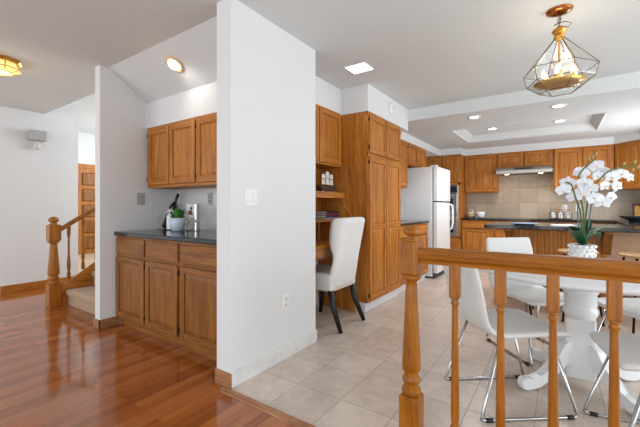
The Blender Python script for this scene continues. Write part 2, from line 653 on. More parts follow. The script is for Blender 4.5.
struct('wall_hall_left', MB().box(-6.3, -6.08, 1.38, 2.285, 0, 3.0), 'wall_paint', 'white hall wall with the door chime')
struct('wall_hall_far', MB().box(-9.9, -9.6, -0.5, 5.4, 0, 3.0), 'wall_paint', 'white entry wall around the panelled door')
struct('wall_entry_back', MB().box(-9.8, XW, 5.2, 5.3, 0, 3.0), 'wall_paint', 'white wall at the back of the entry')
struct('wall_stair_right', MB().box(XW - 0.1, XW, 2.45, 5.2, 0, 3.0), 'wall_paint', 'white wall beside the stairs')

# soffits over cabinets
struct('wall_pantry_soffit', MB().box(XL, -1.70, 3.39, 4.61, 2.195, CE), 'wall_paint', 'white soffit above the tall pantry cabinet')
struct('wall_desk_soffit', MB().box(XL, -2.04, 2.47, 3.39, 2.205, CE), 'wall_paint', 'white soffit above the desk cabinet')
struct('wall_kitchen_soffit', MB().box(XL, -2.01, 4.61, 7.9, 2.205, CK).box(-2.01, -1.60, 7.27, 7.9, 2.205, CK).prism([(-1.60, 7.9), (-1.60, 7.57), (0.77, 7.57), (1.09, 7.25), (1.09, 5.2), (1.40, 5.2), (1.40, 7.9)], 2.205, CK, 'xy'), 'wall_paint', 'white soffit above the kitchen cabinets')
struct('wall_backsplash', MB().box(-1.60, 1.40, 7.885, 7.899, 0.93, 1.95), 'backsplash_tile', 'beige stone tile backsplash')

# baseboards
struct('baseboard_hall', MB().box(-6.08, -6.066, 1.38, 2.285, 0, 0.10, 0.004), 'oak_y', 'oak baseboard of the hall wall')
struct('baseboard_wing', MB().box(XW, XW + 0.013, 1.505, 1.69, 0, 0.085, 0.003).box(XW - 0.113, XW + 0.013, 1.505, 1.518, 0, 0.085, 0.003), 'oak_trim_y', 'oak baseboard of the wing wall')
struct('baseboard_partition_end', MB().box(-1.858, XP + 0.012, 1.475, 1.49, 0, 0.095, 0.003).box(-1.858, -1.845, 1.475, 1.66, 0, 0.095, 0.003), 'oak_trim_x', 'oak baseboard at the partition end')
struct('baseboard_partition', MB().box(XP, XP + 0.011, 1.49, 2.43, 0, 0.103, 0.002), 'marble_base', 'white marble baseboard of the partition')
struct('baseboard_desk', MB().box(XL, XL + 0.011, 2.47, 3.39, 0, 0.103, 0.002), 'marble_base', 'white marble baseboard under the desk')
struct('trim_threshold', MB().prism([(1.425, 0), (1.43, 0.008), (1.445, 0.013), (1.468, 0.013), (1.475, 0)], XP - 0.02, 2.6, 'yz'), 'oak_trim_x', 'oak threshold strip between wood and tile')

# entry door
d1 = MB().box(-9.6, -9.565, 3.56, 4.5, 0, 2.12, 0.003)
d1.box(-9.6, -9.55, 3.50, 3.60, 0, 2.2, 0.003).box(-9.6, -9.55, 4.46, 4.56, 0, 2.2, 0.003).box(-9.6, -9.55, 3.5, 4.56, 2.1, 2.2, 0.003)
dd = struct('door_1', d1, 'oak_z', 'brown oak panelled entry door')
pn = MB()
for yy in (3.68, 4.06):
    for k in range(5):
        pn.box(-9.57, -9.535, yy, yy + 0.3, 0.12 + k * 0.39, 0.12 + k * 0.39 + 0.31, 0.022)
pn.build('door_panel', 'oak_dim_z', dd)
MB().lathe([(0, 0), (0.03, 0.01), (0.03, 0.04), (0, 0.055)], (-9.565, 4.40, 1.0), 12, axis=(1, 0, 0)).build('door_handle', 'brass', dd)


# ------------------------------------------------------------------ cabinets (local: x width, front at y=0 facing -y, into the wall +y)
def panel_mesh(x0, x1, z0, z1, y):
    """raised centre panel"""
    rings = [(0, y + 0.012), (0.004, y + 0.012), (0.03, y + 0.003)]
    vs, fs = [], []
    for ins, yy in rings:
        vs += [(x0 + ins, yy, z0 + ins), (x1 - ins, yy, z0 + ins), (x1 - ins, yy, z1 - ins), (x0 + ins, yy, z1 - ins)]
    for r in range(len(rings) - 1):
        for i in range(4):
            j = (i + 1) % 4
            fs.append((r * 4 + i, r * 4 + j, r * 4 + 4 + j, r * 4 + 4 + i))
    n = (len(rings) - 1) * 4
    fs.append((n, n + 1, n + 2, n + 3))
    return vs, fs


def door(par, x0, x1, z0, z1, tone='oak_', hinge=None, rail=0.052, splits=(), name='door', arch=False):
    t = 0.019
    b = MB()
    st = min(rail, (x1 - x0) * 0.22)
    b.box(x0, x0 + st, -t, 0, z0, z1, 0.003, 0)
    b.box(x1 - st, x1, -t, 0, z0, z1, 0.003, 0)
    zs = [z0] + list(splits) + [z1]
    b.box(x0 + st, x1 - st, -t + 0.0005, 0, z0, z0 + rail, 0.003, 1)
    b.box(x0 + st, x1 - st, -t + 0.0005, 0, z1 - rail, z1, 0.003, 1)
    for s in splits:
        b.box(x0 + st, x1 - st, -t + 0.0005, 0, s - rail / 2, s + rail / 2, 0.003, 1)
    d = b.build(name, [tone + 'z', tone + 'x'], par)
    for k, (a, c) in enumerate(zip(zs, zs[1:])):
        lo = a + (rail if k == 0 else rail / 2)
        hi = c - (rail if k == len(zs) - 2 else rail / 2)
        MB().quads(*panel_mesh(x0 + st - 0.001, x1 - st + 0.001, lo - 0.001, hi + 0.001, -t)).build('panel', tone + 'z', d)
    if hinge is not None:
        hx = x0 - 0.006 if hinge == 'l' else x1 + 0.006
        for zz in (z0 + 0.06, z1 - 0.06):
            MB().box(hx - 0.004, hx + 0.004, -t - 0.001, 0.0, zz - 0.02, zz + 0.02, 0.002).build('hinge', 'hinge_metal', d)
    return d


def drawer(par, x0, x1, z0, z1, tone='oak_'):
    t = 0.019
    b = MB()
    b.box(x0, x1, -t + 0.004, 0, z0, z1, 0.003)
    b.box(x0 + 0.012, x1 - 0.012, -t, 0, z0 + 0.012, z1 - 0.012, 0.004)
    return b.build('drawer', tone + 'x', par)


def carcass(par, w, dep, z0, z1, tone='oak_', kick=0.0, kick_mat='oak_dim_x', xs=None, zs=None):
    b = MB()
    fr = 0.018
    zb = z0 + kick
    b.box(0, w, fr, dep, zb, z1, 0.0, 0)
    # face frame
    for x in (xs or [(0, 0.03), (w - 0.03, w)]):
        b.box(x[0], x[1], 0, fr + 0.001, zb, z1, 0.001, 0)
    for z in (zs or [(zb, zb + 0.03), (z1 - 0.03, z1)]):
        b.box(0, w, 0.0006, fr + 0.001, z[0], z[1], 0.001, 1)
    o = b.build('body', [tone + 'z', tone + 'x'], par)
    if kick:
        MB().box(0, w, 0.035, dep, z0, zb + 0.001).build('toe_kick', kick_mat, par)
    return o


def worktop(name, label, poly, z1, th=0.038, mat='granite'):
    b = MB()
    b.prism(poly, z1 - th, z1, 'xy', 0.007)
    return tag(b.build(name, mat), label, 'countertop')


# --- bar base cabinet
t = thing('base_cabinet', 'brown oak bar base cabinet with three drawers over three doors', 'cabinet', (XW + 0.012, 1.665, 0))
W = -1.86 - (XW + 0.012)
ox = XW + 0.012
colx = [(-3.535, -3.035), (-3.005, -2.53), (-2.49, -1.89)]
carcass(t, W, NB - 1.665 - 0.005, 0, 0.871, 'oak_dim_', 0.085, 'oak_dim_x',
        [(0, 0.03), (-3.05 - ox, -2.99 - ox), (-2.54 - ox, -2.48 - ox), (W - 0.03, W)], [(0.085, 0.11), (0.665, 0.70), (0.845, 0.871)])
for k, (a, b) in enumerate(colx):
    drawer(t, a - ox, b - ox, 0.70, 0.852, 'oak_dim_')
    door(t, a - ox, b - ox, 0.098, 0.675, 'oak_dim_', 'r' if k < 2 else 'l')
worktop('countertop', 'black granite top of the bar nook counter', [(XW + 0.002, 1.64), (-1.847, 1.64), (-1.847, NB - 0.002), (XW + 0.002, NB - 0.002)], 0.912)
# --- bar wall cabinet
t = thing('wall_cabinet', 'oak wall cabinet above the bar counter in the nook', 'cabinet', (XW + 0.03, 1.966, 1.345))
ox = XW + 0.03
W = -1.85 - ox
colx = [(-3.508, -3.135), (-3.118, -2.722), (-2.70, -2.31), (-2.29, -1.89)]
carcass(t, W, NB - 1.966 - 0.005, 0, 0.626, 'oak_', 0, None, [(0, 0.03)] + [(a - ox - 0.03, a - ox + 0.01) for a, b in colx[1:]] + [(W - 0.03, W)])
for k, (a, b) in enumerate(colx):
    door(t, a - ox, b - ox, 0.03, 0.60, 'oak_', 'lrrl'[k])

# --- desk nook
t = thing('wall_cabinet', 'oak wall cabinet above the desk hutch beside the pantry', 'cabinet', (-2.04, 2.475, 1.60), R(90))
carcass(t, 0.91, 0.295, 0, 0.605)
door(t, 0.02, 0.45, 0.02, 0.585, 'oak_', 'l')
door(t, 0.465, 0.895, 0.02, 0.585, 'oak_', 'r')

t = thing('writing_desk', 'built-in oak writing desk with shelved hutch behind the white chair', 'desk', (-1.82, 2.475, 0), R(90))
# local: x 0..0.91 , y 0 front .. 0.515 wall
MB().box(0, 0.91, 0, 0.515, 0.755, 0.79, 0.004).build('desktop', 'oak_x', t)
MB().box(0.02, 0.89, 0.012, 0.03, 0.655, 0.755, 0.003).build('apron', 'oak_trim_x', t)
MB().box(0.10, 0.80, 0.002, 0.02, 0.668, 0.748, 0.005).build('drawer', 'oak_trim_x', t)
for xx in (0.0, 0.885):
    MB().box(xx, xx + 0.022, 0.03, 0.515, 0.0, 0.755, 0.002).build('side_panel', 'oak_z', t)
prof = [(0.515, 0.79), (0.05, 0.79), (0.05, 0.93), (0.055, 1.0), (0.075, 1.06), (0.11, 1.11), (0.145, 1.155), (0.162, 1.20), (0.17, 1.25), (0.185, 1.29), (0.185, 1.31), (0.515, 1.31)]
for xx in (0.0, 0.885):
    MB().prism(prof, xx - (0.012 if xx else 0), xx + 0.022, 'yz').build('hutch_side', 'oak_z', t)
MB().box(0.0, 0.908, 0.165, 0.515, 1.285, 1.31, 0.003).box(0.0, 0.908, 0.165, 0.19, 1.245, 1.29, 0.003).build('shelf', 'oak_x', t)
MB().box(0.022, 0.885, 0.18, 0.515, 0.995, 1.015, 0.002).build('shelf', 'oak_x', t)
MB().box(0.0, 0.908, 0.50, 0.514, 0.79, 1.60).build('back_panel', 'oak_z', t)
MB().box(0.44, 0.46, 0.20, 0.50, 0.79, 0.995, 0.002).build('divider', 'oak_z', t)

# --- pantry
t = thing('pantry_cabinet', 'tall oak pantry cabinet with four doors on white toe kick', 'cabinet', (-1.70, 3.39, 0), R(90))
carcass(t, 0.92, 0.63, 0, 2.193, 'oak_', 0.105, 'white_lacquer', [(0, 0.025), (0.445, 0.475), (0.895, 0.92)], [(0.105, 0.125), (1.705, 1.74), (2.165, 2.193)])
for (a, b, h) in ((0.018, 0.452, 'l'), (0.468, 0.902, 'r')):
    door(t, a, b, 1.742, 2.165, 'oak_', h)
    door(t, a, b, 0.125, 1.70, 'oak_', h, splits=(0.93,))

# --- left run beyond the pantry
t = thing('base_cabinet', 'oak base cabinet between the pantry and white refrigerator', 'cabinet', (-1.73, 4.325, 0), R(90))
carcass(t, 1.22, 0.60, 0, 0.892, 'oak_', 0.10, 'white_lacquer')
for (a, b) in ((0.02, 0.40), (0.42, 0.80), (0.82, 1.20)):
    drawer(t, a, b, 0.735, 0.875)
    door(t, a, b, 0.13, 0.715, 'oak_', 'l')
worktop('countertop', 'dark countertop between the pantry and white refrigerator', [(XL + .002, 4.315), (-1.70, 4.315), (-1.70, 5.56), (XL + .002, 5.56)], 0.932)
t = thing('wall_cabinet', 'tall oak wall cabinet right next to the pantry', 'cabinet', (-2.01, 4.32, 1.455), R(90))
carcass(t, 1.075, 0.325, 0, 0.748)
for (a, b) in ((0.02, 0.52), (0.54, 1.055)):
    door(t, a, b, 0.02, 0.725, 'oak_', 'r')
t = thing('wall_cabinet', 'short oak wall cabinet above the white refrigerator', 'cabinet', (-2.01, 5.40, 1.835), R(90))
carcass(t, 0.95, 0.325, 0, 0.368)
door(t, 0.02, 0.465, 0.02, 0.345, 'oak_', 'l')
door(t, 0.485, 0.93, 0.02, 0.345, 'oak_', 'r')

# --- oven tower
t = thing('tall_cabinet', 'tall oak cabinet housing the oven behind the refrigerator', 'cabinet', (-2.33, 7.27, 0))
b = MB()
b.box(0, 0.73, 0.018, 0.62, 0.1, 2.2)
for z in ((0.1, 0.14), (0.52, 0.555), (1.60, 1.64), (2.17, 2.2)):
    b.box(0, 0.73, 0, 0.019, *z, 0.001, 1)
for x in ((0, 0.03), (0.685, 0.73)):
    b.box(*x, 0, 0.019, 0.1, 2.2, 0.001, 0)
b.build('body', ['oak_z', 'oak_x'], t)
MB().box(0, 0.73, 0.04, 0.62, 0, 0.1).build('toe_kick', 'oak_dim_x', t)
for (a, b) in ((0.02, 0.355), (0.372, 0.71)):
    door(t, a, b, 1.66, 2.18)
drawer(t, 0.03, 0.70, 0.30, 0.52)
drawer(t, 0.03, 0.70, 0.13, 0.29)
t = thing('wall_oven', 'stainless wall oven in the tall cabinet beside the refrigerator', 'oven', (-2.298, 7.25, 0.56))
MB().box(0, 0.655, 0, 0.015, 0, 1.03, 0.004).build('housing', 'stainless', t)
MB().box(0.02, 0.635, -0.02, 0, 0.02, 0.42, 0.004).build('door', 'stainless', t)
MB().box(0.02, 0.635, -0.02, 0, 0.45, 0.86, 0.004).build('door', 'stainless', t)
for z in (0.08, 0.52):
    MB().box(0.09, 0.565, -0.024, -0.019, z, z + 0.24, 0.002).build('window', 'oven_glass', t)
for z in (0.385, 0.825):
    MB().tube([(0.06, -0.02, z), (0.06, -0.05, z), (0.60, -0.05, z), (0.60, -0.02, z)], 0.009).build('handle', 'stainless', t)
MB().box(0.02, 0.635, -0.012, 0, 0.88, 1.01, 0.003).build('control_panel', 'oven_glass', t)

# --- back run
t = thing('wall_cabinet', 'oak wall cabinet left of the range hood, single door', 'cabinet', (-1.595, 7.57, 1.44))
carcass(t, 0.60, 0.325, 0, 0.763)
door(t, 0.02, 0.58, 0.02, 0.74, 'oak_', 'r')
t = thing('wall_cabinet', 'short two-door oak wall cabinet directly above the range hood', 'cabinet', (-0.99, 7.57, 1.90))
carcass(t, 0.91, 0.325, 0, 0.303)
door(t, 0.02, 0.445, 0.02, 0.28)
door(t, 0.465, 0.89, 0.02, 0.28)
t = thing('wall_cabinet', 'two-door oak wall cabinet right of the range hood behind the orchid', 'cabinet', (-0.075, 7.57, 1.44))
carcass(t, 0.845, 0.325, 0, 0.763, xs=[(0, 0.03), (0.40, 0.445), (0.80, 0.845)])
door(t, 0.02, 0.41, 0.02, 0.74, 'oak_', 'l')
door(t, 0.43, 0.81, 0.02, 0.74, 'oak_', 'r')
t = thing('corner_cabinet', 'angled oak corner wall cabinet at the far right of the kitchen', 'cabinet', (0.775, 7.57, 1.44), R(-45))
b = MB()
b.prism([(0, 0.018), (0.445, 0.018), (0.445 + 0.2, 0.22), (0.22, 0.66), (-0.2, 0.22)], 0, 0.763, 'xy', 0, 0)
b.box(0, 0.03, 0, 0.019, 0, 0.763, 0.001).box(0.415, 0.445, 0, 0.019, 0, 0.763, 0.001).box(0, 0.445, 0.0006, 0.019, 0, 0.03, 0.001, 1).box(0, 0.445, 0.0006, 0.019, 0.733, 0.763, 0.001, 1)
b.build('body', ['oak_z', 'oak_x'], t)
door(t, 0.02, 0.425, 0.02, 0.74, 'oak_', 'r')

t = thing('base_cabinet', 'oak base cabinet along the kitchen back wall beside the oven', 'cabinet', (-1.595, 7.30, 0))
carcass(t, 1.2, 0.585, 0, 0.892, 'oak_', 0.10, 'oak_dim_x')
for (a, b) in ((0.02, 0.585), (0.615, 1.18)):
    drawer(t, a, b, 0.735, 0.872)
    door(t, a, b, 0.125, 0.715)
t = thing('base_cabinet', 'oak base cabinet along the kitchen back wall behind the island', 'cabinet', (-0.39, 7.30, 0))
carcass(t, 1.16, 0.585, 0, 0.892, 'oak_', 0.10, 'oak_dim_x')
for (a, b) in ((0.02, 0.565), (0.595, 1.14)):
    drawer(t, a, b, 0.735, 0.872)
    door(t, a, b, 0.125, 0.715)
t = thing('base_cabinet', 'oak corner base cabinet at the far right of the kitchen', 'cabinet', (0.772, 7.885, 0), R(-90))
carcass(t, 1.9, 0.62, 0, 0.892, 'oak_', 0.10, 'oak_dim_x')
for (a, b) in ((0.62, 1.2), (1.23, 1.85)):
    drawer(t, a, b, 0.735, 0.872)
    door(t, a, b, 0.125, 0.715)
worktop('countertop', 'dark countertop along the kitchen back wall below the backsplash', [(-1.597, 7.27), (0.745, 7.27), (0.745, 5.95), (1.398, 5.95), (1.398, 7.883), (-1.597, 7.883)], 0.932)

# --- range hood
t = thing('range_hood', 'slim stainless range hood with two lit bulbs', 'range hood', (-0.985, 7.40, 1.76))
b = MB()
b.prism([(0, 0.02), (0, 0.075), (0.03, 0.128), (0.48, 0.128), (0.48, 0.03), (0.06, 0.03), (0.05, 0.012)], 0, 0.90, 'yz', 0.002)
b.build('canopy', 'stainless', t)
MB().box(0.30, 0.60, 0.004, 0.03, 0.098, 0.118).build('control_strip', 'black_rubber', t)
MB().box(0.03, 0.87, 0.07, 0.46, 0.020, 0.031, 0.002).build('filter', 'filter_grey', t)
for x in (0.17, 0.72):
    MB().lathe([(0, 0.010), (0.035, 0.012), (0.04, 0.03)], (x, 0.14, 0), 14).build('bulb', 'hood_bulb', t)
for x in (0.17, 0.72):
    d = bpy.data.lights.new('hood_bulb_light', 'SPOT')
    d.energy, d.color, d.spot_size, d.spot_blend, d.shadow_soft_size = 5, (1, 0.84, 0.62), R(120), 0.6, 0.03
    o = bpy.data.objects.new('hood_bulb_light', d)
    COL.objects.link(o)
    o.location = (-0.985 + x, 7.54, 1.77)
    o.rotation_euler = (R(20), 0, 0)

# --- refrigerator
t = thing('refrigerator', 'white top-freezer refrigerator with curved door handle', 'refrigerator', (-1.58, 5.60, 0), R(90))
MB().box(0, 0.78, 0.085, 0.72, 0.03, 1.80, 0.008).build('body', 'white_enamel', t)
MB().box(0.01, 0.77, 0.07, 0.09, 0.06, 1.79).build('door_seal', 'seal_grey', t)
MB().box(0, 0.78, 0, 0.072, 1.245, 1.80, 0.014, seg=3).build('freezer_door', 'white_enamel', t)
MB().box(0, 0.78, 0, 0.072, 0.09, 1.225, 0.014, seg=3).build('door', 'white_enamel', t)
MB().tube([(0.73, 0.0, 1.20), (0.73, -0.045, 1.18), (0.73, -0.055, 1.10), (0.73, -0.055, 0.88), (0.73, -0.04, 0.78), (0.73, 0.0, 0.75)], 0.016).build('handle', 'white_enamel', t)
MB().box(0.02, 0.76, 0.05, 0.7, 0.0, 0.085, 0.004).build('kick_grille', 'seal_grey', t)
MB().box(0.02, 0.10, 0.02, 0.12, 1.80, 1.825, 0.005).build('hinge_cover', 'white_enamel', t)

# --- island
t = thing('kitchen_island', 'brown panelled kitchen island with wooden corbels', 'kitchen island', (-0.54, 4.95, 0))
b = MB()
b.box(0, 0.98, 0.0, 0.62, 0, 0.892, 0, 0)
for k in range(24):
    b.box(0.005 + k * 0.0405, 0.042 + k * 0.0405, -0.008, 0.001, 0.10, 0.89, 0.003, 0)
b.build('body', 'oak_z', t)
MB().box(0.98, 1.93, 0.0, 0.62, 0, 0.892).build('tan_panel', 'island_tan', t)  # right part of the island front in a lighter tan
MB().box(0, 1.93, -0.012, 0.0, 0, 0.10, 0.003).build('baseboard', 'oak_x', t)
cor = [(0, 0.892), (-0.27, 0.892), (-0.27, 0.862), (-0.22, 0.85), (-0.16, 0.82), (-0.10, 0.76), (-0.055, 0.69), (-0.04, 0.64), (0, 0.62)]
for x in (0.0, 0.94, 1.85):
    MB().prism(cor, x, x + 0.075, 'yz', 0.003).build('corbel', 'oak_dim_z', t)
worktop('countertop', 'black granite island countertop with overhang above the stools', [(-0.76, 4.66), (-0.72, 4.62), (1.39, 4.62), (1.39, 5.66), (-0.76, 5.66)], 0.932, 0.04)

# --- stools


def make_stool():
    t = thing('bar_stool', '', 'stool', (0, 0, 0), 0, 'bar stools at the island')
    MB().lathe([(0, 0.675), (0.15, 0.675), (0.17, 0.683), (0.175, 0.695), (0.165, 0.705), (0.08, 0.70), (0, 0.697)], (0, 0, 0), 28).build('seat', 'stool_seat', t)
    for sx in (-1, 1):
        for sy in (-1, 1):
            MB().tube([(sx * 0.09, sy * 0.09, 0.68), (sx * 0.165, sy * 0.165, 0.0)], 0.010, 8).build('leg', 'black_metal', t)
    q = 0.143
    for z, q in ((0.26, 0.137), (0.50, 0.110)):
        for a, b in (((-q, -q), (q, -q)), ((q, -q), (q, q)), ((q, q), (-q, q)), ((-q, q), (-q, -q))):
            MB().cyl((a[0], a[1], z), (b[0], b[1], z), 0.007, 8).build('rung', 'black_metal', t)
    return t


st = make_stool()
for i, (x, y, l) in enumerate(((-0.40, 4.43, 'wooden-seat bar stool at island end, behind the far white chair'), (0.165, 4.43, 'wooden-seat bar stool at the island, behind the orchid pot'), (0.65, 4.43, 'wooden-seat bar stool at the island, rightmost by picture edge'))):
    o = st if i == 0 else copy_tree(st)
    o.location = (x, y, 0)
    o.rotation_euler = (0, 0, 0.2 * i)
    o['label'] = l

# ------------------------------------------------------------------ lamps
def can(x, y, z, label, power=54):
    t = thing('recessed_light', label, 'ceiling light', (x, y, z), 0, 'recessed kitchen lights')
    MB().lathe([(0.055, -0.004), (0.085, -0.006), (0.088, 0.0)], (0, 0, 0), 28, cap=False).build('trim_ring', 'white_plastic', t)
    MB().lathe([(0, -0.003), (0.06, -0.003), (0.06, 0.0)], (0, 0, 0), 28).build('bulb', 'lamp_white', t)
    d = bpy.data.lights.new('recessed_spot', 'SPOT')
    d.energy, d.color, d.spot_size, d.spot_blend, d.shadow_soft_size = power, (0.96, 0.98, 1.0), R(140), 0.5, 0.06
    o = bpy.data.objects.new('recessed_spot', d)
    COL.objects.link(o)
    o.location = (x, y, z - 0.02)


can(-0.91, 4.90, CK, 'round recessed light on lowered ceiling before the tray, left one')
can(0.0, 4.91, CK, 'round recessed light on lowered ceiling, just below the chandelier')
can(-0.89, 6.27, 2.43, 'round recessed light inside the ceiling tray, left one')
can(0.015, 6.27, 2.43, 'round recessed light inside the ceiling tray, right one')

t = thing('ceiling_light', 'small square white ceiling panel light near the pantry', 'ceiling light', (-1.575, 2.955, CE))
MB().box(-0.11, 0.11, -0.10, 0.10, -0.008, 0, 0.002).build('frame', 'white_plastic', t)
MB().box(-0.10, 0.10, -0.09, 0.09, -0.010, -0.004).build('diffuser', 'panel_white', t)

# eyeball light on sloped ceiling
nrm = Vector((0, -(CE - 2.237), -0.376)).normalized()
sdir = at(175, 64, 1) - Vector((0, 0, EYE))
p0 = Vector((0, 1.59, CE))
tt = (p0 - Vector((0, 0, EYE))).dot(nrm) / sdir.dot(nrm)
pe = Vector((0, 0, EYE)) + sdir * tt
t = thing('recessed_light', 'gold-rimmed eyeball light in the sloping nook ceiling', 'ceiling light', pe)
MB().lathe([(0.052, 0.002), (0.06, 0.016), (0.078, 0.012), (0.085, 0.0)], (0, 0, 0), 28, axis=nrm, cap=False).build('trim_ring', 'pale_gold', t)
MB().lathe([(0.055, 0.0), (0.052, 0.018), (0.035, 0.034), (0, 0.04)], (0, 0, 0), 24, axis=nrm + Vector((0.25, 0.1, -0.1))).build('bulb', 'lamp_warm', t)
d = bpy.data.lights.new('eyeball_spot', 'SPOT')
d.energy, d.color, d.spot_size, d.spot_blend, d.shadow_soft_size = 4, (1, 0.93, 0.82), R(150), 1.0, 0.06
o = bpy.data.objects.new('eyeball_spot', d)
COL.objects.link(o)
o.location = pe + nrm * 0.06
o.rotation_euler = (Vector((0.3, 0.55, -0.8))).to_track_quat('-Z', 'Y').to_euler()

# hall flush lamp
t = thing('ceiling_lamp', 'brass and amber glass flush lamp on the hall ceiling', 'ceiling lamp', (-4.17, 0.95, CE))
MB().lathe([(0.155, 0), (0.16, -0.012), (0.14, -0.03), (0.12, -0.035)], (0, 0, 0), 8, False).build('base_plate', 'brass', t)
gl = MB()
n = 8
top = [(0.125 * math.cos(2 * PI * k / n), 0.125 * math.sin(2 * PI * k / n), -0.03) for k in range(n)]
mid = [(0.15 * math.cos(2 * PI * k / n), 0.15 * math.sin(2 * PI * k / n), -0.085) for k in range(n)]
bot = [(0.09 * math.cos(2 * PI * k / n), 0.09 * math.sin(2 * PI * k / n), -0.115) for k in range(n)]
gl.quads(top + mid + bot, [(k, (k + 1) % n, n + (k + 1) % n, n + k) for k in range(n)] + [(n + k, n + (k + 1) % n, 2 * n + (k + 1) % n, 2 * n + k) for k in range(n)] + [tuple(range(2 * n, 3 * n))])
gl.build('glass_shade', 'amber_glow', t)
fr = MB()
for k in range(n):
    j = (k + 1) % n
    for a, b in ((top[k], mid[k]), (mid[k], mid[j]), (mid[k], bot[k]), (bot[k], bot[j]), (top[k], top[j])):
        fr.cyl(a, b, 0.005, 6)
fr.build('frame', 'brass', t)
d = bpy.data.lights.new('hall_lamp_light', 'POINT')
d.energy, d.color, d.shadow_soft_size = 3, (1, 0.85, 0.6), 0.1
o = bpy.data.objects.new('hall_lamp_light', d)
COL.objects.link(o)
o.location = (-4.17, 0.95, CE - 0.16)

# --- chandelier
t = thing('chandelier', 'hexagonal glass and brass chandelier hanging over the dining table', 'chandelier', (0.005, 2.865, 0))
MB().lathe([(0, CE - 0.03), (0.02, CE - 0.03), (0.045, CE - 0.022), (0.075, CE - 0.01), (0.08, CE)], (0, 0, 0), 28).build('canopy', 'copper_brass', t)
ch = MB()
z = CE - 0.03
for k in range(3):
    pts = []
    for i in range(12):
        a = 2 * PI * i / 12
        u, w = 0.008 * math.cos(a), 0.018 * math.sin(a)
        pts.append((u, 0, z - 0.014 + w) if k % 2 else (0, u, z - 0.014 + w))
    ch.tube(pts, 0.0026, 6, closed=True)
    z -= 0.025
ch.tube([(0.006, 0, CE - 0.03), (0.012, 0.01, CE - 0.06), (-0.03, 0.01, CE - 0.09), (0.03, 0.0, CE - 0.082), (0.07, 0.02, CE - 0.095), (0.05, 0.03, CE - 0.115), (0.01, 0.0, CE - 0.108)], 0.003, 6)
ch.build('chain', 'dark_brass', t)
MB().lathe([(0, 2.385), (0.012, 2.38), (0.018, 2.37), (0.038, 2.36), (0.045, 2.345), (0.036, 2.33), (0.02, 2.322), (0.034, 2.308), (0.032, 2.295), (0.0, 2.293)], (0, 0, 0), 12, False).build('hub', 'brass', t)
n = 6
ph = R(-8.4)


def hexr(r, z):
    return [(r * math.cos(ph + 2 * PI * k / n), r * math.sin(ph + 2 * PI * k / n), z) for k in range(n)]


A, B1, B2, B3 = hexr(0.03, 2.295), hexr(0.214, 2.08), hexr(0.195, 2.0), hexr(0.11, 1.935)
g = MB()
for X, Y in ((A, B1), (B1, B2), (B2, B3)):
    g.quads(X + Y, [(k, (k + 1) % n, n + (k + 1) % n, n + k) for k in range(n)])
g.build('glass_panel', 'bevel_glass', t)
fr = MB()
for k in range(n):
    j = (k + 1) % n
    for a, b in ((A[k], B1[k]), (B1[k], B2[k]), (B2[k], B3[k]), (B1[k], B1[j]), (B2[k], B2[j]), (B3[k], B3[j]), (A[k], A[j])):
        fr.cyl(a, b, 0.0023, 6)
fr.build('frame', 'dark_brass', t)
MB().lathe([(0, 1.975), (0.03, 1.972), (0.06, 1.978), (0.10, 1.978), (0.15, 1.996), (0.14, 2.0), (0.06, 1.985), (0.03, 1.99), (0.016, 2.0), (0.010, 2.05), (0.02, 2.07), (0.008, 2.09), (0.006, 2.293)], (0, 0, 0), 20).build('stem', 'brass', t)
for k in range(6):
    a = ph + PI / 6 + 2 * PI * k / 6
    cx, cy = 0.095 * math.cos(a), 0.095 * math.sin(a)
    arm = MB().tube([(0.012 * math.cos(a), 0.012 * math.sin(a), 1.995), (0.06 * math.cos(a), 0.06 * math.sin(a), 1.985), (cx, cy, 2.0)], 0.005, 6)
    arm.lathe([(0.006, 1.985), (0.02, 1.993), (0.016, 1.999), (0.009, 2.001), (0.009, 2.03)], (cx, cy, 0), 10)
    ar = arm.build('arm', 'brass', t)
    MB().lathe([(0.007, 2.03), (0.012, 2.042), (0.013, 2.052), (0.007, 2.075), (0, 2.09)], (cx, cy, 0), 10).build('candle_bulb', 'candle_bulb', ar)
d = bpy.data.lights.new('chandelier_light', 'POINT')
d.energy, d.color, d.shadow_soft_size = 3.5, (1, 0.92, 0.78), 0.09
o = bpy.data.objects.new('chandelier_light', d)
COL.objects.link(o)
o.location = (0.005, 2.865, 2.13)

# ------------------------------------------------------------------ wall fittings


def plate(name, label, cat, loc, rotz, w=0.075, h=0.118, kind='outlet', mat='ivory_plastic'):
    t = thing(name, label, cat, loc, rotz)
    MB().box(-w / 2, w / 2, -0.007, 0, -h / 2, h / 2, 0.003).build('cover_plate', mat, t)
    if kind == 'outlet':
        for z in (-0.022, 0.022):
            k = MB().lathe([(0, 0.0), (0.016, 0.0), (0.016, 0.004), (0, 0.004)], (0, -0.0065, z), 16, axis=(0, -1, 0)).build('socket', mat, t)
            MB().box(-0.008, -0.005, -0.0112, -0.010, z - 0.006, z + 0.006).box(0.005, 0.008, -0.0112, -0.010, z - 0.006, z + 0.006).build('slot', 'dark_gap', k)
    else:
        xs = (-0.023, 0.023) if kind == 'double' else (0,)
        for x in xs:
            MB().box(x - 0.016, x + 0.016, -0.011, -0.006, -0.033, 0.033, 0.002).build('rocker', mat, t)
    return t


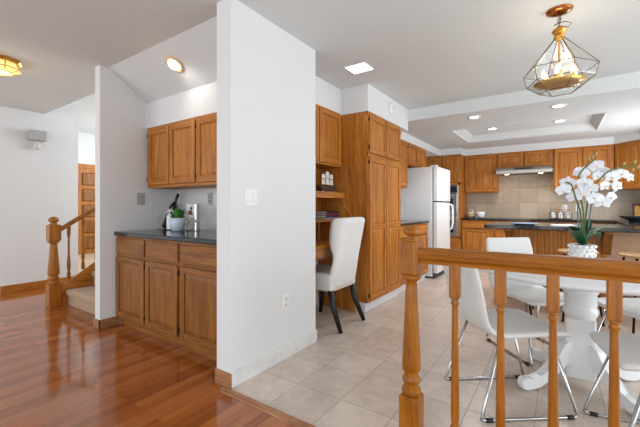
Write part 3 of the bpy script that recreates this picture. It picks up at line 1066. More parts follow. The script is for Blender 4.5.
plate('light_switch', 'white double rocker light switch on the partition wall', 'light switch', (XP, 1.665, 1.215), R(90), 0.115, 0.118, 'double', 'white_plastic')
plate('wall_outlet', 'white power outlet low on the partition wall', 'outlet', (XP, 2.02, 0.435), R(90), mat='white_plastic')
plate('light_switch', 'grey single light switch on the bar nook side wall', 'light switch', (XW, 1.905, 1.235), R(90), 0.085, 0.125, 'single', 'grey_plastic')
plate('wall_outlet', 'outlet plate on the wall behind the bar counter', 'outlet', (-2.985, NB, 1.235), 0, 0.08, 0.125, 'outlet', 'grey_plastic')
plate('wall_outlet', 'white outlet on the backsplash behind the wire basket', 'outlet', (0.10, 7.885, 1.13), 0, 0.075, 0.118, 'outlet', 'white_plastic')
plate('wall_outlet', 'outlet on the tile backsplash left of the orchid stems', 'outlet', (0.30, 7.885, 1.13), 0, 0.075, 0.118, 'outlet', 'white_plastic').location

t = thing('smoke_detector', 'round white smoke detector on the pantry soffit', 'smoke detector', (-1.70, 4.01, 2.355))
MB().lathe([(0.0, 0.0), (0.072, 0.0), (0.075, 0.012), (0.068, 0.026), (0.04, 0.034), (0, 0.036)], (0, 0, 0), 28, axis=(1, 0, 0)).build('housing', 'white_plastic', t)
MB().lathe([(0.02, 0.033), (0.02, 0.038), (0, 0.038)], (0, 0, 0), 16, axis=(1, 0, 0)).build('test_button', 'ivory_plastic', t)

t = thing('door_chime', 'grey boxy wall siren with white sensor below on hall wall', 'door chime', (-6.08, 1.66, 2.08), R(90))
MB().box(0, 0.20, -0.11, 0, 0.0, 0.135, 0.008).build('housing', 'grey_plastic', t)
MB().lathe([(0, -0.125), (0.028, -0.122), (0.037, -0.105), (0.037, -0.03), (0.025, -0.01), (0.014, 0.0)], (0.10, -0.055, 0), 18).build('sensor', 'ivory_plastic', t)

# ------------------------------------------------------------------ staircase and its railing
t = thing('staircase', 'carpeted beige stairs rising behind the hall newel post', 'staircase', (-4.80, 1.69, 0))
wS = XW - 0.105 + 4.80
cs = MB()
RISE, RUN = 0.18, 0.27
for k in range(5):
    y0 = k * RUN
    cs.box(0.03, wS, y0, 5 * RUN + 0.3, k * RISE, (k + 1) * RISE - 0.03)
    cs.box(0.03, wS, y0 - 0.03, y0 + RUN, (k + 1) * RISE - 0.07, (k + 1) * RISE, 0.025, seg=3)
cs.build('carpet', 'carpet', t)
sm = MB()
sm.prism([(-0.10, 0.0), (-0.10, 0.14), (-0.02, 0.25), (1.30, 0.25 + 1.32 * RISE / RUN), (1.30, 0.0)], -0.012, 0.028, 'yz', 0.003)
sm.prism([(-0.06, 0.10), (1.30, 0.10 + 1.36 * RISE / RUN), (1.30, 0.14 + 1.36 * RISE / RUN), (-0.06, 0.14)], -0.02, 0.03, 'yz', 0.002)
sm.build('stringer', 'oak_y', t)


def newel(par, x, y, ztop, w, name='newel_post', tone='oak_rail_', zsq0=None, zsq1=None, low=0.313, base=0.0):
    """square block top, turned shaft, square foot"""
    b = MB()
    h = w / 2
    b.box(x - h - 0.004, x + h + 0.004, y - h - 0.004, y + h + 0.004, base, low, 0.006)
    s1, s0 = zsq1, zsq0
    b.box(x - h, x + h, y - h, y + h, s0, s1, 0.006)
    L = s0 - low
    prof = [(h * 0.98, low - 0.002), (h * 1.08, low + 0.022), (h * 0.72, low + 0.045), (h, low + 0.058), (h, low + 0.072), (h * 0.7, low + 0.088), (h * 1.02, low + 0.11), (h * 1.02, low + 0.14),
            (h * 0.62, s0 - 0.05), (h * 0.60, s0 - 0.03), (h * 0.92, s0 - 0.022), (h * 1.10, s0 - 0.012), (h * 0.92, s0 + 0.001)]
    b.lathe(prof, (x, y, 0), 20)
    k = ztop - s1
    b.lathe([(h * 0.95, s1 - 0.001), (h * 0.6, s1 + k * 0.12), (h * 0.5, s1 + k * 0.28), (h * 0.78, s1 + k * 0.38), (h * 0.92, s1 + k * 0.52), (h * 0.88, s1 + k * 0.72), (h * 0.55, s1 + k * 0.92), (0, ztop)], (x, y, 0), 20)
    return b.build(name, tone + 'z', par)


t = thing('stair_railing', 'oak stair railing with turned newel post in the hall', 'railing', (-4.81, 1.56, 0))
newel(t, 0, 0, 1.04, 0.115, tone='oak_rail_', zsq0=0.76, zsq1=0.945, low=0.26)
hr = MB()
sl_ = RISE / RUN
y1 = 1.4
hr.prism([(0.05, 0.85), (0.05, 0.905), (y1, 0.905 + (y1 - 0.05) * sl_), (y1, 0.85 + (y1 - 0.05) * sl_)], -0.028, 0.028, 'yz', 0.01)
hr.build('handrail', 'oak_rail_y', t)
for k in range(7):
    yb = 0.15 + k * 0.15
    zb = 0.26 + (yb + 0.05 - 0.13) * sl_ - 0.02
    zt = 0.855 + (yb - 0.05) * sl_
    b = MB()
    H = zt - zb
    b.box(-0.016, 0.016, yb - 0.016, yb + 0.016, zb, zb + 0.08, 0.003)
    b.box(-0.016, 0.016, yb - 0.016, yb + 0.016, zt - 0.10, zt + 0.01, 0.003)
    b.lathe([(0.015, zb + 0.08), (0.018, zb + 0.09), (0.011, zb + 0.105), (0.018, zb + 0.13), (0.020, zb + 0.17), (0.011, zb + 0.30), (0.010, zt - 0.14), (0.016, zt - 0.115), (0.013, zt - 0.10)], (0, yb, 0), 12)
    b.build('baluster', 'oak_rail_z', t)

# ------------------------------------------------------------------ foreground railing
RY = 1.452
t = thing('railing', 'oak foreground railing with turned newel post at the tile edge', 'railing', (-0.535, RY, 0.012))
newel(t, 0.014, 0, 1.060, 0.076, zsq0=0.850, zsq1=0.995, low=0.335)
hr = MB()
x1 = 2.55
hr.prism([(-0.018, 0.902), (0.018, 0.902), (0.02, 0.915), (0.031, 0.928), (0.034, 0.945), (0.028, 0.961), (0.012, 0.968), (-0.012, 0.968), (-0.028, 0.961), (-0.034, 0.945), (-0.031, 0.928), (-0.02, 0.915)], 0.045, x1, 'yz', 0, None, False)
hr.build('handrail', 'oak_rail_x', t)
for k in range(17):
    xb = 0.194 + k * 0.163
    if xb > x1 - 0.05:
        break
    b = MB()
    h = 0.019
    b.box(xb - h, xb + h, -h, h, 0.775, 0.908, 0.003)
    b.box(xb - h, xb + h, -h, h, 0.0, 0.20, 0.003)
    b.lathe([(0.017, 0.20), (0.02, 0.212), (0.012, 0.225), (0.019, 0.24), (0.019, 0.255), (0.013, 0.27), (0.0165, 0.30), (0.0165, 0.36), (0.0115, 0.735), (0.011, 0.742), (0.016, 0.75), (0.0125, 0.758), (0.013, 0.766), (0.018, 0.776)], (xb, 0, 0), 14)
    b.build('baluster', 'oak_rail_z', t)

# ------------------------------------------------------------------ desk chair (local: faces -x)
t = thing('dining_chair', 'white upholstered parsons chair with black legs at the desk', 'chair', (-1.885, 2.93, 0))


def subsurf(o, lv=2, bev=None):
    if bev:
        m = o.modifiers.new('bevel', 'BEVEL')
        m.width = bev
        m.segments = 2
    m = o.modifiers.new('subsurf', 'SUBSURF')
    m.levels = m.render_levels = lv
    for p in o.data.polygons:
        p.use_smooth = True
    return o


b = MB().box(-0.29, 0.165, -0.235, 0.235, 0.355, 0.525, 0.03, seg=3)
s_ = b.build('seat', 'white_linen', t)
# hourglass back: grid in y,z with side wings
rows = [(z, hw, 0.165 + 0.135 * (z - 0.36) / 0.69, wg) for z, hw, wg in ((0.36, 0.235, .03), (0.47, 0.235, .04), (0.53, 0.232, .04), (0.60, 0.225, .03), (0.66, 0.218, .03), (0.71, 0.218, .05), (0.76, 0.222, .10), (0.82, 0.227, .135), (0.92, 0.23, .145), (1.0, 0.232, .145), (1.05, 0.232, .14))]
vs, fs = [], []
NY = 8
for z, hw, xb, wing in rows:
    for i in range(NY + 1):
        y = -hw + 2 * hw * i / NY
        e = abs(i / NY * 2 - 1)
        vs.append((xb - wing * e ** 4 - 0.045, y, z + 0.006 * (1 - e * e)))
nf = len(vs)
for z, hw, xb, wing in rows:
    for i in range(NY + 1):
        y = -hw + 2 * hw * i / NY
        e = abs(i / NY * 2 - 1)
        vs.append((xb - 0.03 * e ** 4 + 0.012, y * 1.0, z + 0.006 * (1 - e * e)))
NR = len(rows)
for r in range(NR - 1):
    for i in range(NY):
        a = r * (NY + 1) + i
        fs.append((a, a + 1, a + NY + 2, a + NY + 1))
        fs.append((nf + a, nf + a + NY + 1, nf + a + NY + 2, nf + a + 1))
    for i in (0, NY):
        a = r * (NY + 1) + i
        fs.append((a, a + NY + 1, nf + a + NY + 1, nf + a))
for r in (0, NR - 1):
    for i in range(NY):
        a = r * (NY + 1) + i
        fs.append((a, a + 1, nf + a + 1, nf + a))
bk = MB().quads(vs, fs, smooth=True).build('backrest', 'white_linen', t)
subsurf(bk, 1)
for (x0, y0, x1_, y1_) in ((0.13, -0.205, 0.255, -0.225), (0.13, 0.205, 0.255, 0.225), (-0.23, -0.205, -0.27, -0.212), (-0.23, 0.205, -0.27, 0.212)):
    MB().tube([(x0, y0, 0.37), (x0 + (x1_ - x0) * 0.25, y0, 0.22), (x1_, y1_, 0.0)], 0.02, 4, radii=[0.038, 0.033, 0.023]).build('leg', 'black_wood', t)

# ------------------------------------------------------------------ dining table
TX, TY = 0.118, 2.81
t = thing('dining_table', 'round white pedestal dining table holding the orchid', 'table', (TX, TY, 0))
MB().lathe([(0, 0.722), (0.60, 0.722), (0.62, 0.73), (0.625, 0.745), (0.615, 0.758), (0, 0.76)], (0, 0, 0), 64).build('tabletop', 'white_lacquer', t)
MB().lathe([(0.11, 0.69), (0.13, 0.722), (0.10, 0.722)], (0, 0, 0), 32).build('support_plate', 'white_lacquer', t)
MB().lathe([(r * 0.71, z) for r, z in ((0.0, 0.08), (0.11, 0.08), (0.11, 0.44), (0.125, 0.455), (0.135, 0.475), (0.135, 0.495), (0.118, 0.505), (0.124, 0.52), (0.124, 0.59), (0.137, 0.605), (0.137, 0.622), (0.122, 0.632), (0.128, 0.655), (0.14, 0.665), (0.14, 0.69), (0, 0.69))], (0, 0, 0), 32).build('pedestal', 'white_lacquer', t)
pb = MB().box(-0.08, 0.08, -0.08, 0.08, 0.06, 0.44, 0.008)
bmesh.ops.rotate(pb.bm, cent=(0, 0, 0), matrix=Matrix.Rotation(R(-2), 3, 'Z'), verts=pb.bm.verts)
pb.build('pedestal_block', 'white_lacquer', t)
for ang in (-137, -47, 43, 133):
    a = R(ang)
    foot = [(0.06, 0.29), (0.12, 0.29), (0.155, 0.27), (0.19, 0.22), (0.25, 0.155), (0.32, 0.09), (0.40, 0.068), (0.45, 0.08), (0.48, 0.072), (0.49, 0.04), (0.475, 0.008), (0.43, 0.0), (0.35, 0.012), (0.27, 0.05), (0.20, 0.10), (0.14, 0.15), (0.06, 0.17)]
    b = MB().prism([(x * 0.89, z) for x, z in foot], -0.027, 0.027, 'xz', 0.006)
    bmesh.ops.rotate(b.bm, cent=(0, 0, 0), matrix=Matrix.Rotation(a, 3, 'Z'), verts=b.bm.verts)
    b.build('foot', 'white_lacquer', t)

# ------------------------------------------------------------------ white shell chairs (local: faces +x)


def make_shell_chair():
    t = thing('shell_chair', '', 'chair', (0, 0, 0), 0, 'white dining chairs around the round table')
    # profile of the shell: (x, z, half width)
    pr = [(0.25, 0.435, 0.215), (0.22, 0.452, 0.225), (0.10, 0.455, 0.23), (-0.04, 0.448, 0.23), (-0.14, 0.445, 0.228), (-0.195, 0.462, 0.224), (-0.225, 0.52, 0.22), (-0.245, 0.62, 0.218), (-0.275, 0.75, 0.215), (-0.295, 0.84, 0.205), (-0.298, 0.855, 0.198)]
    th = 0.034
    NY = 8
    vs, fs = [], []
    n = len(pr)
    nor = []
    for i in range(n):
        a, b = pr[max(i - 1, 0)], pr[min(i + 1, n - 1)]
        d = Vector((b[0] - a[0], b[1] - a[1])).normalized()
        nor.append(Vector((d.y, -d.x)))   # pointing up/forward side
    for side in (0, 1):
        for i, (x, z, hw) in enumerate(pr):
            for k in range(NY + 1):
                e = k / NY * 2 - 1
                curve = 0.018 * e * e if i > 6 else 0.010 * e * e
                off = (-nor[i]) * (th if side else 0) + nor[i] * curve
                vs.append((x + off.x * 1, e * hw, z + off.y))
    m = n * (NY + 1)
    for i in range(n - 1):
        for k in range(NY):
            a = i * (NY + 1) + k
            fs.append((a, a + 1, a + NY + 2, a + NY + 1))
            fs.append((m + a, m + a + NY + 1, m + a + NY + 2, m + a + 1))
        for k in (0, NY):
            a = i * (NY + 1) + k
            fs.append((a, a + NY + 1, m + a + NY + 1, m + a))
    for i in (0, n - 1):
        for k in range(NY):
            a = i * (NY + 1) + k
            fs.append((a, a + 1, m + a + 1, m + a))
    sh = MB().quads(vs, fs, smooth=True).build('seat_shell', 'white_leather', t)
    subsurf(sh, 2)
    for sy in (-1, 1):
        y = sy * 0.22
        pts = [(-0.13, sy * 0.175, 0.425), (-0.257, y, 0.03), (-0.262, y, 0.014), (-0.247, y, 0.009), (0.247, y, 0.009), (0.262, y, 0.014), (0.257, y, 0.03), (0.14, sy * 0.175, 0.425)]
        fr = MB().tube(pts, 0.0085, 8).build('sled_leg', 'chrome', t)
        for x in (-0.22, 0.22):
            MB().cyl((x - 0.018, y, 0.008), (x + 0.018, y, 0.008), 0.0115, 8).build('glide', 'black_rubber', fr)
    MB().cyl((-0.13, -0.17, 0.42), (-0.13, 0.17, 0.42), 0.0085, 8).cyl((0.14, -0.17, 0.42), (0.14, 0.17, 0.42), 0.0085, 8).build('cross_bar', 'chrome', t)
    return t


ch = make_shell_chair()
for i, (x, y, ang, l) in enumerate((
        (-0.265, 2.358, 38, 'white shell chair with chrome sled base, nearest the newel post'),
        (-0.165, 3.255, -48, 'white shell chair on the far side of table, before the island'),
        (0.43, 2.255, 192, 'white shell chair cut by the right picture edge, near the railing'),
        (0.53, 3.26, 217, 'white shell chair behind the table at the right picture edge'))):
    o = ch if i == 0 else copy_tree(ch)
    o.location = (x, y, 0)
    o.rotation_euler = (0, 0, R(ang))
    o.scale = (1.03, 1.03, 1.03)
    o['label'] = l

# ------------------------------------------------------------------ orchid
t = thing('potted_orchid', 'white orchid in a bumpy white pot on the dining table', 'orchid', (TX + 0.01, TY + 0.02, 0.76))
OX, OY = TX + 0.01, TY + 0.02
b = MB().lathe([(0, 0.0), (0.052, 0.0), (0.060, 0.01), (0.066, 0.08), (0.068, 0.146), (0.062, 0.146), (0.060, 0.136), (0, 0.14)], (0, 0, 0), 28)
for rz in range(5):
    for k in range(14):
        a = 2 * PI * (k + 0.5 * (rz % 2)) / 14
        rr = 0.062 + 0.006 * rz / 4
        b.lathe([(0.0115, 0), (0.010, 0.006), (0.005, 0.010), (0, 0.011)], (rr * math.cos(a), rr * math.sin(a), 0.02 + rz * 0.029), 8, axis=(math.cos(a), math.sin(a), 0))
b.build('pot', 'ceramic_white', t)
MB().lathe([(0, 0.143), (0.04, 0.143), (0.061, 0.138), (0.061, 0.13), (0, 0.13)], (0, 0, 0), 20).build('soil', 'soil', t)


def loc(u, v, dd):
    return at(u + 3.5, v - 1, 2.24 + dd) - Vector((OX, OY, 0.76))


def leaf_mesh(path, width):
    vs, fs = [], []
    n = len(path)
    for i, p in enumerate(path):
        p = Vector(p)
        d = (Vector(path[min(i + 1, n - 1)]) - Vector(path[max(i - 1, 0)])).normalized()
        s = d.cross(Vector((0, 0, 1)))
        s = s.normalized() if s.length > 1e-3 else Vector((1, 0, 0))
        up = s.cross(d).normalized()
        f = i / (n - 1)
        w = width * (math.sin(PI * min(1, 0.12 + f * 0.88)) ** 0.6) * 0.5 + 0.001
        vs += [p - s * w + up * w * 0.25, p, p + s * w + up * w * 0.25]
    for i in range(n - 1):
        a = i * 3
        fs += [(a, a + 1, a + 4, a + 3), (a + 1, a + 2, a + 5, a + 4)]
    return vs, fs


def bez(p0, p1, p2, n=9):
    p0, p1, p2 = Vector(p0), Vector(p1), Vector(p2)
    return [p0 * (1 - f) ** 2 + p1 * 2 * f * (1 - f) + p2 * f * f for f in [i / (n - 1) for i in range(n)]]


c0 = Vector((0, 0, 0.145))
for (tip, midp, w, m) in ((loc(566, 227, -0.05), loc(572, 229, -0.06), 0.075, 'leaf_dark'), (loc(574, 234, -0.11), loc(570, 226, -0.05), 0.09, 'leaf_dark'),
                          (loc(604, 229, 0.05), loc(592, 226, 0.02), 0.03, 'leaf_mid'), (loc(586, 219, 0.03), loc(584, 230, 0), 0.06, 'leaf_dark'), (loc(596, 240, 0.10), loc(592, 224, 0.06), 0.06, 'leaf_dark')):
    o = MB().quads(*leaf_mesh(bez(c0, midp, tip), w), smooth=True).build('leaf', m, t)
    sd = o.modifiers.new('thick', 'SOLIDIFY')
    sd.thickness = 0.003
    subsurf(o, 1)

stems = [([c0, loc(580, 215, 0), loc(576, 195, 0.01), loc(575, 178, 0.02), loc(583, 167, 0.0), loc(592, 160, -0.02)]),
         ([c0, loc(583, 212, 0.0), loc(586, 196, -0.02), loc(594, 183, -0.04), loc(606, 172, -0.03), loc(622, 168, 0.0), loc(631, 166, 0.02)]),
         ([c0, loc(577, 214, -0.03), loc(572, 198, -0.05), loc(568, 186, -0.05), loc(562, 183, -0.04)])]
for s in stems:
    # smooth the polyline
    pts = []
    for i in range(len(s) - 1):
        p0, p1, p2, p3 = s[max(i - 1, 0)], s[i], s[i + 1], s[min(i + 2, len(s) - 1)]
        for k in range(5):
            f = k / 5
            pts.append(0.5 * ((2 * p1) + (p2 - p0) * f + (2 * p0 - 5 * p1 + 4 * p2 - p3) * f * f + (3 * p1 - p0 - 3 * p2 + p3) * f ** 3))
    pts.append(s[-1])
    MB().tube(pts, 0.0045, 8).build('stem', 'orchid_stem', t)
MB().tube([c0 + Vector((0.02, 0, 0)), loc(588, 205, -0.02)], 0.004, 6).build('stake', 'stake_blue', t)
MB().tube([c0 + Vector((-0.015, 0, 0)), loc(574, 204, -0.01)], 0.004, 6).build('stake', 'stake_blue', t)


def petal(L, Wd, ang, cup=0.25, base=0.0):
    vs, fs = [], []
    n = 6
    for i in range(n):
        f = i / (n - 1)
        w = Wd * (math.sin(PI * (0.08 + 0.87 * f ** 0.85)) ** 0.75) * 0.5
        r = base + L * f
        for k in (-1, -0.5, 0, 0.5, 1):
            x = r
            y = w * k
            z = cup * L * f * f * 0.6 - 0.12 * Wd * k * k
            vs.append((x * math.cos(ang) - y * math.sin(ang), x * math.sin(ang) + y * math.cos(ang), z))
    for i in range(n - 1):
        for k in range(4):
            a = i * 5 + k
            fs.append((a, a + 1, a + 6, a + 5))
    return vs, fs


def make_flower(p, facing, size, roll):
    b = MB()
    for ang in (90, 215, 325):
        b.quads(*petal(0.5, 0.34, R(ang), -0.15), smooth=True)
    for ang in (12, 168):
        b.quads(*petal(0.52, 0.62, R(ang), 0.12), smooth=True)
    q = Vector((0, 0, 1)).rotation_difference(facing).to_matrix().to_4x4()
    mt = Matrix.Translation(p) @ q @ Matrix.Rotation(roll, 4, 'Z') @ Matrix.Diagonal((size, size, size, 1))
    bmesh.ops.transform(b.bm, matrix=mt, verts=b.bm.verts)
    o = b.build('flower', 'petal', t)
    l = MB()
    l.lathe([(0, 0.0), (0.06, 0.02), (0.075, 0.08), (0.04, 0.16), (0, 0.18)], (0, -0.05, 0.0), 8)
    bmesh.ops.transform(l.bm, matrix=mt, verts=l.bm.verts)
    l.build('lip', 'petal_lip', o)
    subsurf(o, 1)


FL = [(564, 184, -.03), (578, 174, .02), (593, 167, -.02), (595, 177, .0), (581, 184, -.03), (571, 198, -.03), (587, 190, -.05), (591, 199, -.04), (599, 203, -.05),
      (608, 198, -.04), (602, 187, .0), (609, 178, -.02), (618, 175, .0), (627, 178, .01), (614, 187, .0), (560, 191, -.04), (578, 194, -.05), (599, 172, .03), (586, 171, .03)]
rnd = random.Random(3)
view = Vector((math.sin(YAW), -math.cos(YAW), 0))
side = Vector((math.cos(YAW), math.sin(YAW), 0))
for (u, v, dd) in FL:
    fc = (view + side * (rnd.uniform(-0.55, 0.45) + (u - 590) * 0.012) * 0.9 + Vector((0, 0, rnd.uniform(-0.35, 0.25))) - side * 0.35).normalized()
    # keep the dorsal sepal pointing up
    q = Vector((0, 0, 1)).rotation_difference(fc)
    upv = q.inverted() @ Vector((0, 0, 1))
    roll = math.atan2(upv.y, upv.x) - PI / 2 + rnd.uniform(-0.4, 0.4)
    make_flower(loc(u, v, dd), fc, rnd.uniform(0.074, 0.098), roll)
for (u, v) in ((589, 158), (592, 155), (585, 160), (620, 165), (631, 163), (629, 171), (634, 168)):
    MB().lathe([(0, -0.015), (0.007, -0.010), (0.010, 0), (0.007, 0.011), (0, 0.017)], loc(u, v, 0.0), 10, axis=(0.3, -0.2, 1)).build('bud', 'orchid_bud', t)

# ------------------------------------------------------------------ things on the bar counter
CT = 0.912


def counter_pt(u, y, z=CT):
    s = (u - 320) / F_PX
    dx = -math.sin(YAW) + math.cos(YAW) * s
    dy = math.cos(YAW) + math.sin(YAW) * s
    return Vector((dx / dy * y, y, z))


p = counter_pt(177.5, 2.02)
t = thing('potted_plant', 'small leafy green plant in a pale blue pot on the bar', 'plant', p)
MB().lathe([(0, 0), (0.045, 0), (0.06, 0.01), (0.072, 0.075), (0.077, 0.132), (0.071, 0.132), (0.068, 0.118), (0, 0.118)], (0, 0, 0), 24).build('pot', 'ceramic_blue', t)
lf = MB()
rnd = random.Random(5)
for k in range(70):
    a = rnd.uniform(0, 2 * PI)
    r = rnd.uniform(0.01, 0.085)
    base = Vector((r * 0.5 * math.cos(a), r * 0.5 * math.sin(a), 0.118))
    tip = Vector((r * 1.1 * math.cos(a), r * 1.1 * math.sin(a), rnd.uniform(0.135, 0.23)))
    lf.quads(*leaf_mesh(bez(base, (base + tip) / 2 + Vector((0, 0, 0.03)), tip, 4), 0.024), smooth=True)
lf.build('foliage', 'leaf_mid', t)

p = counter_pt(166.5, 2.16)
t = thing('wine_bottle', 'dark wine bottle tilted to the right behind the potted plant', 'bottle', p + Vector((-0.02, 0, 0.012)))
tilt = Vector((math.cos(YAW) * 0.38, math.sin(YAW) * 0.38, 1))
pr = [(0, 0), (0.036, 0.003), (0.037, 0.01), (0.037, 0.19), (0.032, 0.215), (0.016, 0.245), (0.0135, 0.26), (0.0135, 0.315), (0.0155, 0.317), (0.0155, 0.33), (0, 0.33)]
pr = [(a * 1.1, b_ * 1.2) for a, b_ in pr]
MB().lathe(pr, (0, 0, 0), 20, axis=tilt).build('body', 'bottle_glass', t)
MB().lathe([(0.0413, 0.13), (0.0418, 0.132), (0.0418, 0.212), (0.0413, 0.214)], (0, 0, 0), 20, axis=tilt).build('label', 'paper', t)

p = counter_pt(168.5, 2.05)
t = thing('serving_board', 'white upright board with black rim left of the potted plant', 'serving board', p, R(20))
MB().box(-0.028, 0.028, 0.0, 0.016, 0, 0.165, 0.006).build('panel', 'white_lacquer', t)
MB().tube([(-0.050, 0.0, 0.004), (-0.046, 0.0, 0.07), (-0.036, 0.0, 0.12), (-0.022, 0.0, 0.158), (-0.005, 0, 0.172)], 0.006, 8).tube([(-0.050, 0, 0.004), (0.028, 0, 0.004)], 0.005, 8).build('rim', 'black_rubber', t)

for (u, yy, l) in ((157.5, 2.10, 'clear stemmed wine glass at the left end of bar counter'),):
    p = counter_pt(u, yy)
    t = thing('wine_glass', l, 'glass', p)
    MB().lathe([(0.034, 0), (0.032, 0.003), (0.005, 0.008), (0.004, 0.075), (0.02, 0.09), (0.036, 0.115), (0.038, 0.145), (0.031, 0.185)], (0, 0, 0), 20, cap=False).build('bowl', 'clear_glass', t)

p = counter_pt(190.5, 2.12)
t = thing('recipe_stand', 'silver stand with a printed food card right of the plant', 'recipe stand', p, R(18))
MB().box(-0.05, 0.05, 0, 0.008, 0.13, 0.265, 0.003).build('card', 'paper', t)
MB().lathe([(0, 0), (0.022, 0.0), (0.022, 0.003), (0, 0.003)], (0.0, -0.0, 0.185), 16, axis=(0, -1, 0)).box(-0.035, 0.03, -0.002, 0.0005, 0.162, 0.17).build('food_picture', 'food_brown', t)
MB().lathe([(0, 0), (0.014, 0.0), (0.014, 0.003), (0, 0.003)], (0.01, -0.0, 0.225), 16, axis=(0, -1, 0)).build('food_picture', 'food_dark', t)
MB().box(0.05, 0.075, -0.006, 0.05, 0, 0.27, 0.004).build('frame', 'silver', t)
MB().box(-0.05, 0.055, 0.012, 0.05, 0, 0.008, 0.002).box(-0.052, -0.044, 0.012, 0.02, 0, 0.2).build('base', 'silver', t)
p = counter_pt(187.5, 2.06)
t = thing('glass_jar', 'small clear glass jar before the recipe stand on bar counter', 'jar', p)
MB().lathe([(0, 0.0), (0.026, 0.0), (0.03, 0.008), (0.03, 0.06), (0.02, 0.075), (0.02, 0.085)], (0, 0, 0), 18).build('body', 'clear_glass', t)
MB().lathe([(0.022, 0.083), (0.022, 0.098), (0.008, 0.102), (0.01, 0.112), (0, 0.114)], (0, 0, 0), 18).build('lid', 'silver', t)

# ------------------------------------------------------------------ things on the desk hutch
t = thing('model_ship', 'small model sailing ship on the top hutch shelf', 'model ship', (-2.11, 3.19, 1.311), R(90))
hull = [(-0.095, 0.055), (-0.075, 0.02), (-0.05, 0.012), (0.05, 0.012), (0.075, 0.02), (0.10, 0.06), (0.06, 0.05), (-0.06, 0.05)]
MB().prism(hull, -0.025, 0.025, 'xz', 0.008).build('hull', 'hull_dark', t)
MB().box(-0.07, 0.07, -0.03, 0.03, 0, 0.012, 0.003).build('stand', 'silver', t)
for x, h in ((-0.045, 0.15), (0.0, 0.175), (0.045, 0.155)):
    t.scale = (1.75, 1.5, 1.3)
    m = MB().cyl((x, 0, 0.05), (x, 0, h + 0.02), 0.0025, 6).build('mast', 'silver', t)
    sv = MB()
    for z0, z1 in ((0.065, 0.065 + (h - 0.065) * 0.5), (0.07 + (h - 0.065) * 0.5, h)):
        w = 0.020
        sv.quads([(x - w, -0.014, z0), (x + w, -0.014, z0), (x + w * 0.8, -0.012, z1), (x - w * 0.8, -0.012, z1), (x - w, -0.010, z0), (x + w, -0.010, z0), (x + w * 0.8, -0.008, z1), (x - w * 0.8, -0.008, z1)],
                 [(0, 1, 2, 3), (4, 5, 6, 7), (0, 1, 5, 4), (2, 3, 7, 6), (1, 2, 6, 5), (3, 0, 4, 7)])
    sv.build('sail', 'paper', m)

zb = 1.0155
for k, (h, w, d, m, l) in enumerate(((0.022, 0.28, 0.20, 'book_grey', 'grey book at the bottom of the stack on the desk hutch'), (0.024, 0.27, 0.19, 'book_purple', 'purple book second from bottom in the desk hutch stack'),
                                     (0.018, 0.26, 0.19, 'book_red', 'reddish book second from the top in the desk hutch stack'), (0.022, 0.26, 0.18, 'book_dark', 'dark book on top of the stack in the desk hutch'))):
    t = thing('book', l, 'book', (-2.03, 3.20, zb), R(90 + (k % 2) * 3), 'books stacked in the desk hutch')
    MB().box(-w / 2, w / 2, 0, d, 0, 0.003).box(-w / 2, w / 2, 0, d, h - 0.003, h).box(-w / 2, w / 2, 0, 0.003, 0, h).build('cover', m, t)
    MB().box(-w / 2 + 0.004, w / 2 - 0.004, 0.003, d - 0.004, 0.003, h - 0.003).build('pages', 'paper', t)
    zb += h + 0.0004

# ------------------------------------------------------------------ things on kitchen counters
KT = 0.932


def kpt(u, y, z=KT):
    return counter_pt(u, y, z)


p = kpt(471, 7.62)
t = thing('glass_canister', 'clear glass canister with cream contents by the oven', 'canister', p)
MB().lathe([(0.0, 0), (0.075, 0.0), (0.08, 0.01), (0.08, 0.19), (0.075, 0.2)], (0, 0, 0), 20).build('jar', 'clear_glass', t)
MB().lathe([(0.0, 0.004), (0.07, 0.004), (0.073, 0.10), (0.04, 0.115), (0, 0.12)], (0, 0, 0), 20).build('contents', 'cream_food', t)
MB().lathe([(0.08, 0.2), (0.082, 0.215), (0.02, 0.225), (0.02, 0.24), (0, 0.245)], (0, 0, 0), 20).build('lid', 'clear_glass', t)
p = kpt(480.5, 7.55)
t = tag(MB().lathe([(0, 0.0), (0.045, 0.0), (0.07, 0.03), (0.082, 0.09), (0.078, 0.12), (0.073, 0.12), (0.074, 0.09), (0.06, 0.03), (0, 0.015)], p, 20).build('bowl', 'ceramic_white'), 'white rounded bowl beside the glass canister on back counter', 'bowl')
p = kpt(560.5, 7.60)
t = thing('wire_basket', 'black wire basket of white jars on the back counter', 'basket', p)
wb_ = MB()
for z in (0.01, 0.09):
    wb_.tube([(-0.17, -0.07, z), (0.17, -0.07, z), (0.17, 0.07, z), (-0.17, 0.07, z)], 0.004, 6, closed=True)
for k in range(9):
    x = -0.17 + 0.34 * k / 8
    wb_.cyl((x, -0.07, 0.01), (x, -0.07, 0.09), 0.003, 6).cyl((x, 0.07, 0.01), (x, 0.07, 0.09), 0.003, 6)
wb_.tube([(-0.17, 0, 0.09), (-0.15, 0, 0.17), (0.15, 0, 0.17), (0.17, 0, 0.09)], 0.004, 6)
wb_.build('wire_frame', 'black_metal', t)
MB().box(-0.16, 0.16, -0.06, 0.06, 0.004, 0.01).build('base', 'black_metal', t)
for k, x in enumerate((-0.11, 0.0, 0.11)):
    j = thing('jar', ('white jar at the left end inside the black wire basket', 'white jar in the middle of the black wire basket', 'white jar at the right end inside the black wire basket')[k], 'jar', p + Vector((x, 0, 0.0105)), 0, 'jars in the wire basket')
    MB().lathe([(0, 0), (0.035, 0), (0.038, 0.01), (0.038, 0.08), (0.028, 0.095), (0, 0.097)], (0, 0, 0), 16).build('body', 'ceramic_white', j)
    MB().lathe([(0.03, 0.094), (0.03, 0.11), (0, 0.112)], (0, 0, 0), 16).build('lid', 'silver', j)
p = kpt(557.5, 7.76)
t = thing('napkin_holder', 'gold wire double-loop stand behind the black wire basket', 'napkin holder', p)
nh = MB()
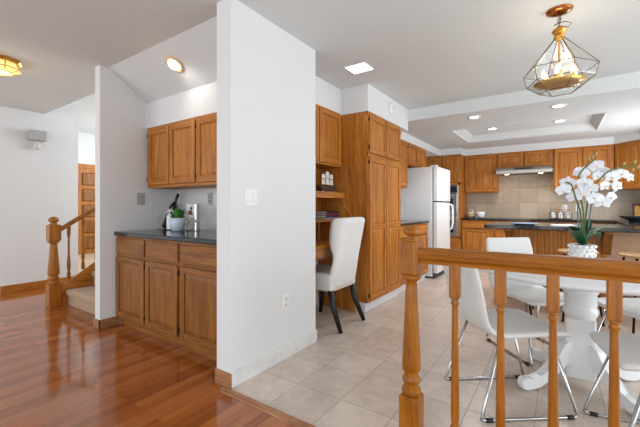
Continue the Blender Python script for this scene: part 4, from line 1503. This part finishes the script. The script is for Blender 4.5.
for sx in (-1, 1):
    nh.tube([(sx * 0.01, 0, 0.015), (sx * 0.015, 0, 0.17), (sx * 0.03, 0, 0.245), (sx * 0.055, 0, 0.27), (sx * 0.085, 0, 0.25), (sx * 0.10, 0, 0.19), (sx * 0.09, 0, 0.015)], 0.006, 6)
nh.build('loops', 'gold_wire', t)
MB().box(-0.11, 0.11, -0.04, 0.04, 0, 0.016, 0.003).build('base', 'gold_wire', t)

# island things
p = kpt(524, 4.93)
t = tag(MB().lathe([(0, 0.0), (0.09, 0.0), (0.14, 0.012), (0.16, 0.02), (0.157, 0.024), (0.13, 0.018), (0.085, 0.008), (0, 0.007)], p, 32).build('plate', 'dish_blue'), 'shallow pale blue plate lying on the island countertop', 'plate')
p = kpt(564, 4.95)
t = thing('napkin', 'white folded napkin lying on the island behind the orchid leaves', 'napkin', p, R(10))
MB().box(-0.13, 0.10, -0.09, 0.09, 0, 0.006, 0.002).build('lower_fold', 'white_linen', t)
MB().box(-0.12, 0.09, -0.085, 0.07, 0.006, 0.012, 0.002).build('upper_fold', 'white_linen', t)
p = kpt(636, 7.0)
t = tag(MB().lathe([(0, 0.0), (0.10, 0.0), (0.11, 0.015), (0.19, 0.05), (0.23, 0.075), (0.225, 0.08), (0.18, 0.058), (0.10, 0.025), (0, 0.02)], (0.99, 7.02, KT), 32).build('bowl', 'dish_dark'), 'wide dark shallow bowl on the counter at right picture edge', 'bowl')
t = thing('picture_frame', 'gold picture in a dark frame leaning on the right backsplash', 'picture frame', (0.98, 7.44, KT + 0.004), R(-8))
fr = MB()
W2, H2, f = 0.34, 0.27, 0.03
for (a, b, c, d_) in ((0, W2, 0, f), (0, W2, H2 - f, H2), (0, f, 0, H2), (W2 - f, W2, 0, H2)):
    fr.box(a, b, 0, 0.02, c, d_, 0.003)
bmesh.ops.rotate(fr.bm, cent=(0, 0, 0), matrix=Matrix.Rotation(R(-10), 3, 'X'), verts=fr.bm.verts)
fr.build('frame', 'frame_dark', t)
pc = MB().box(f - 0.002, W2 - f + 0.002, 0.006, 0.016, f - 0.002, H2 - f + 0.002)
bmesh.ops.rotate(pc.bm, cent=(0, 0, 0), matrix=Matrix.Rotation(R(-10), 3, 'X'), verts=pc.bm.verts)
pc.build('picture', 'art_gold', t)
t = thing('potted_plant', 'pale leafy plant at the right picture edge behind the bowl', 'plant', (1.20, 7.25, KT))
MB().lathe([(0, 0), (0.05, 0), (0.07, 0.12), (0.064, 0.12), (0.06, 0.11), (0, 0.11)], (0, 0, 0), 20).build('pot', 'ceramic_white', t)
lf = MB()
rnd = random.Random(9)
for k in range(26):
    a = rnd.uniform(0, 2 * PI)
    r = rnd.uniform(0.05, 0.20)
    tip = Vector((r * math.cos(a), r * math.sin(a), rnd.uniform(0.3, 0.5)))
    lf.quads(*leaf_mesh(bez((0, 0, 0.11), tip * 0.5 + Vector((0, 0, 0.18)), tip, 6), 0.05), smooth=True)
lf.build('foliage', 'leaf_pale', t)
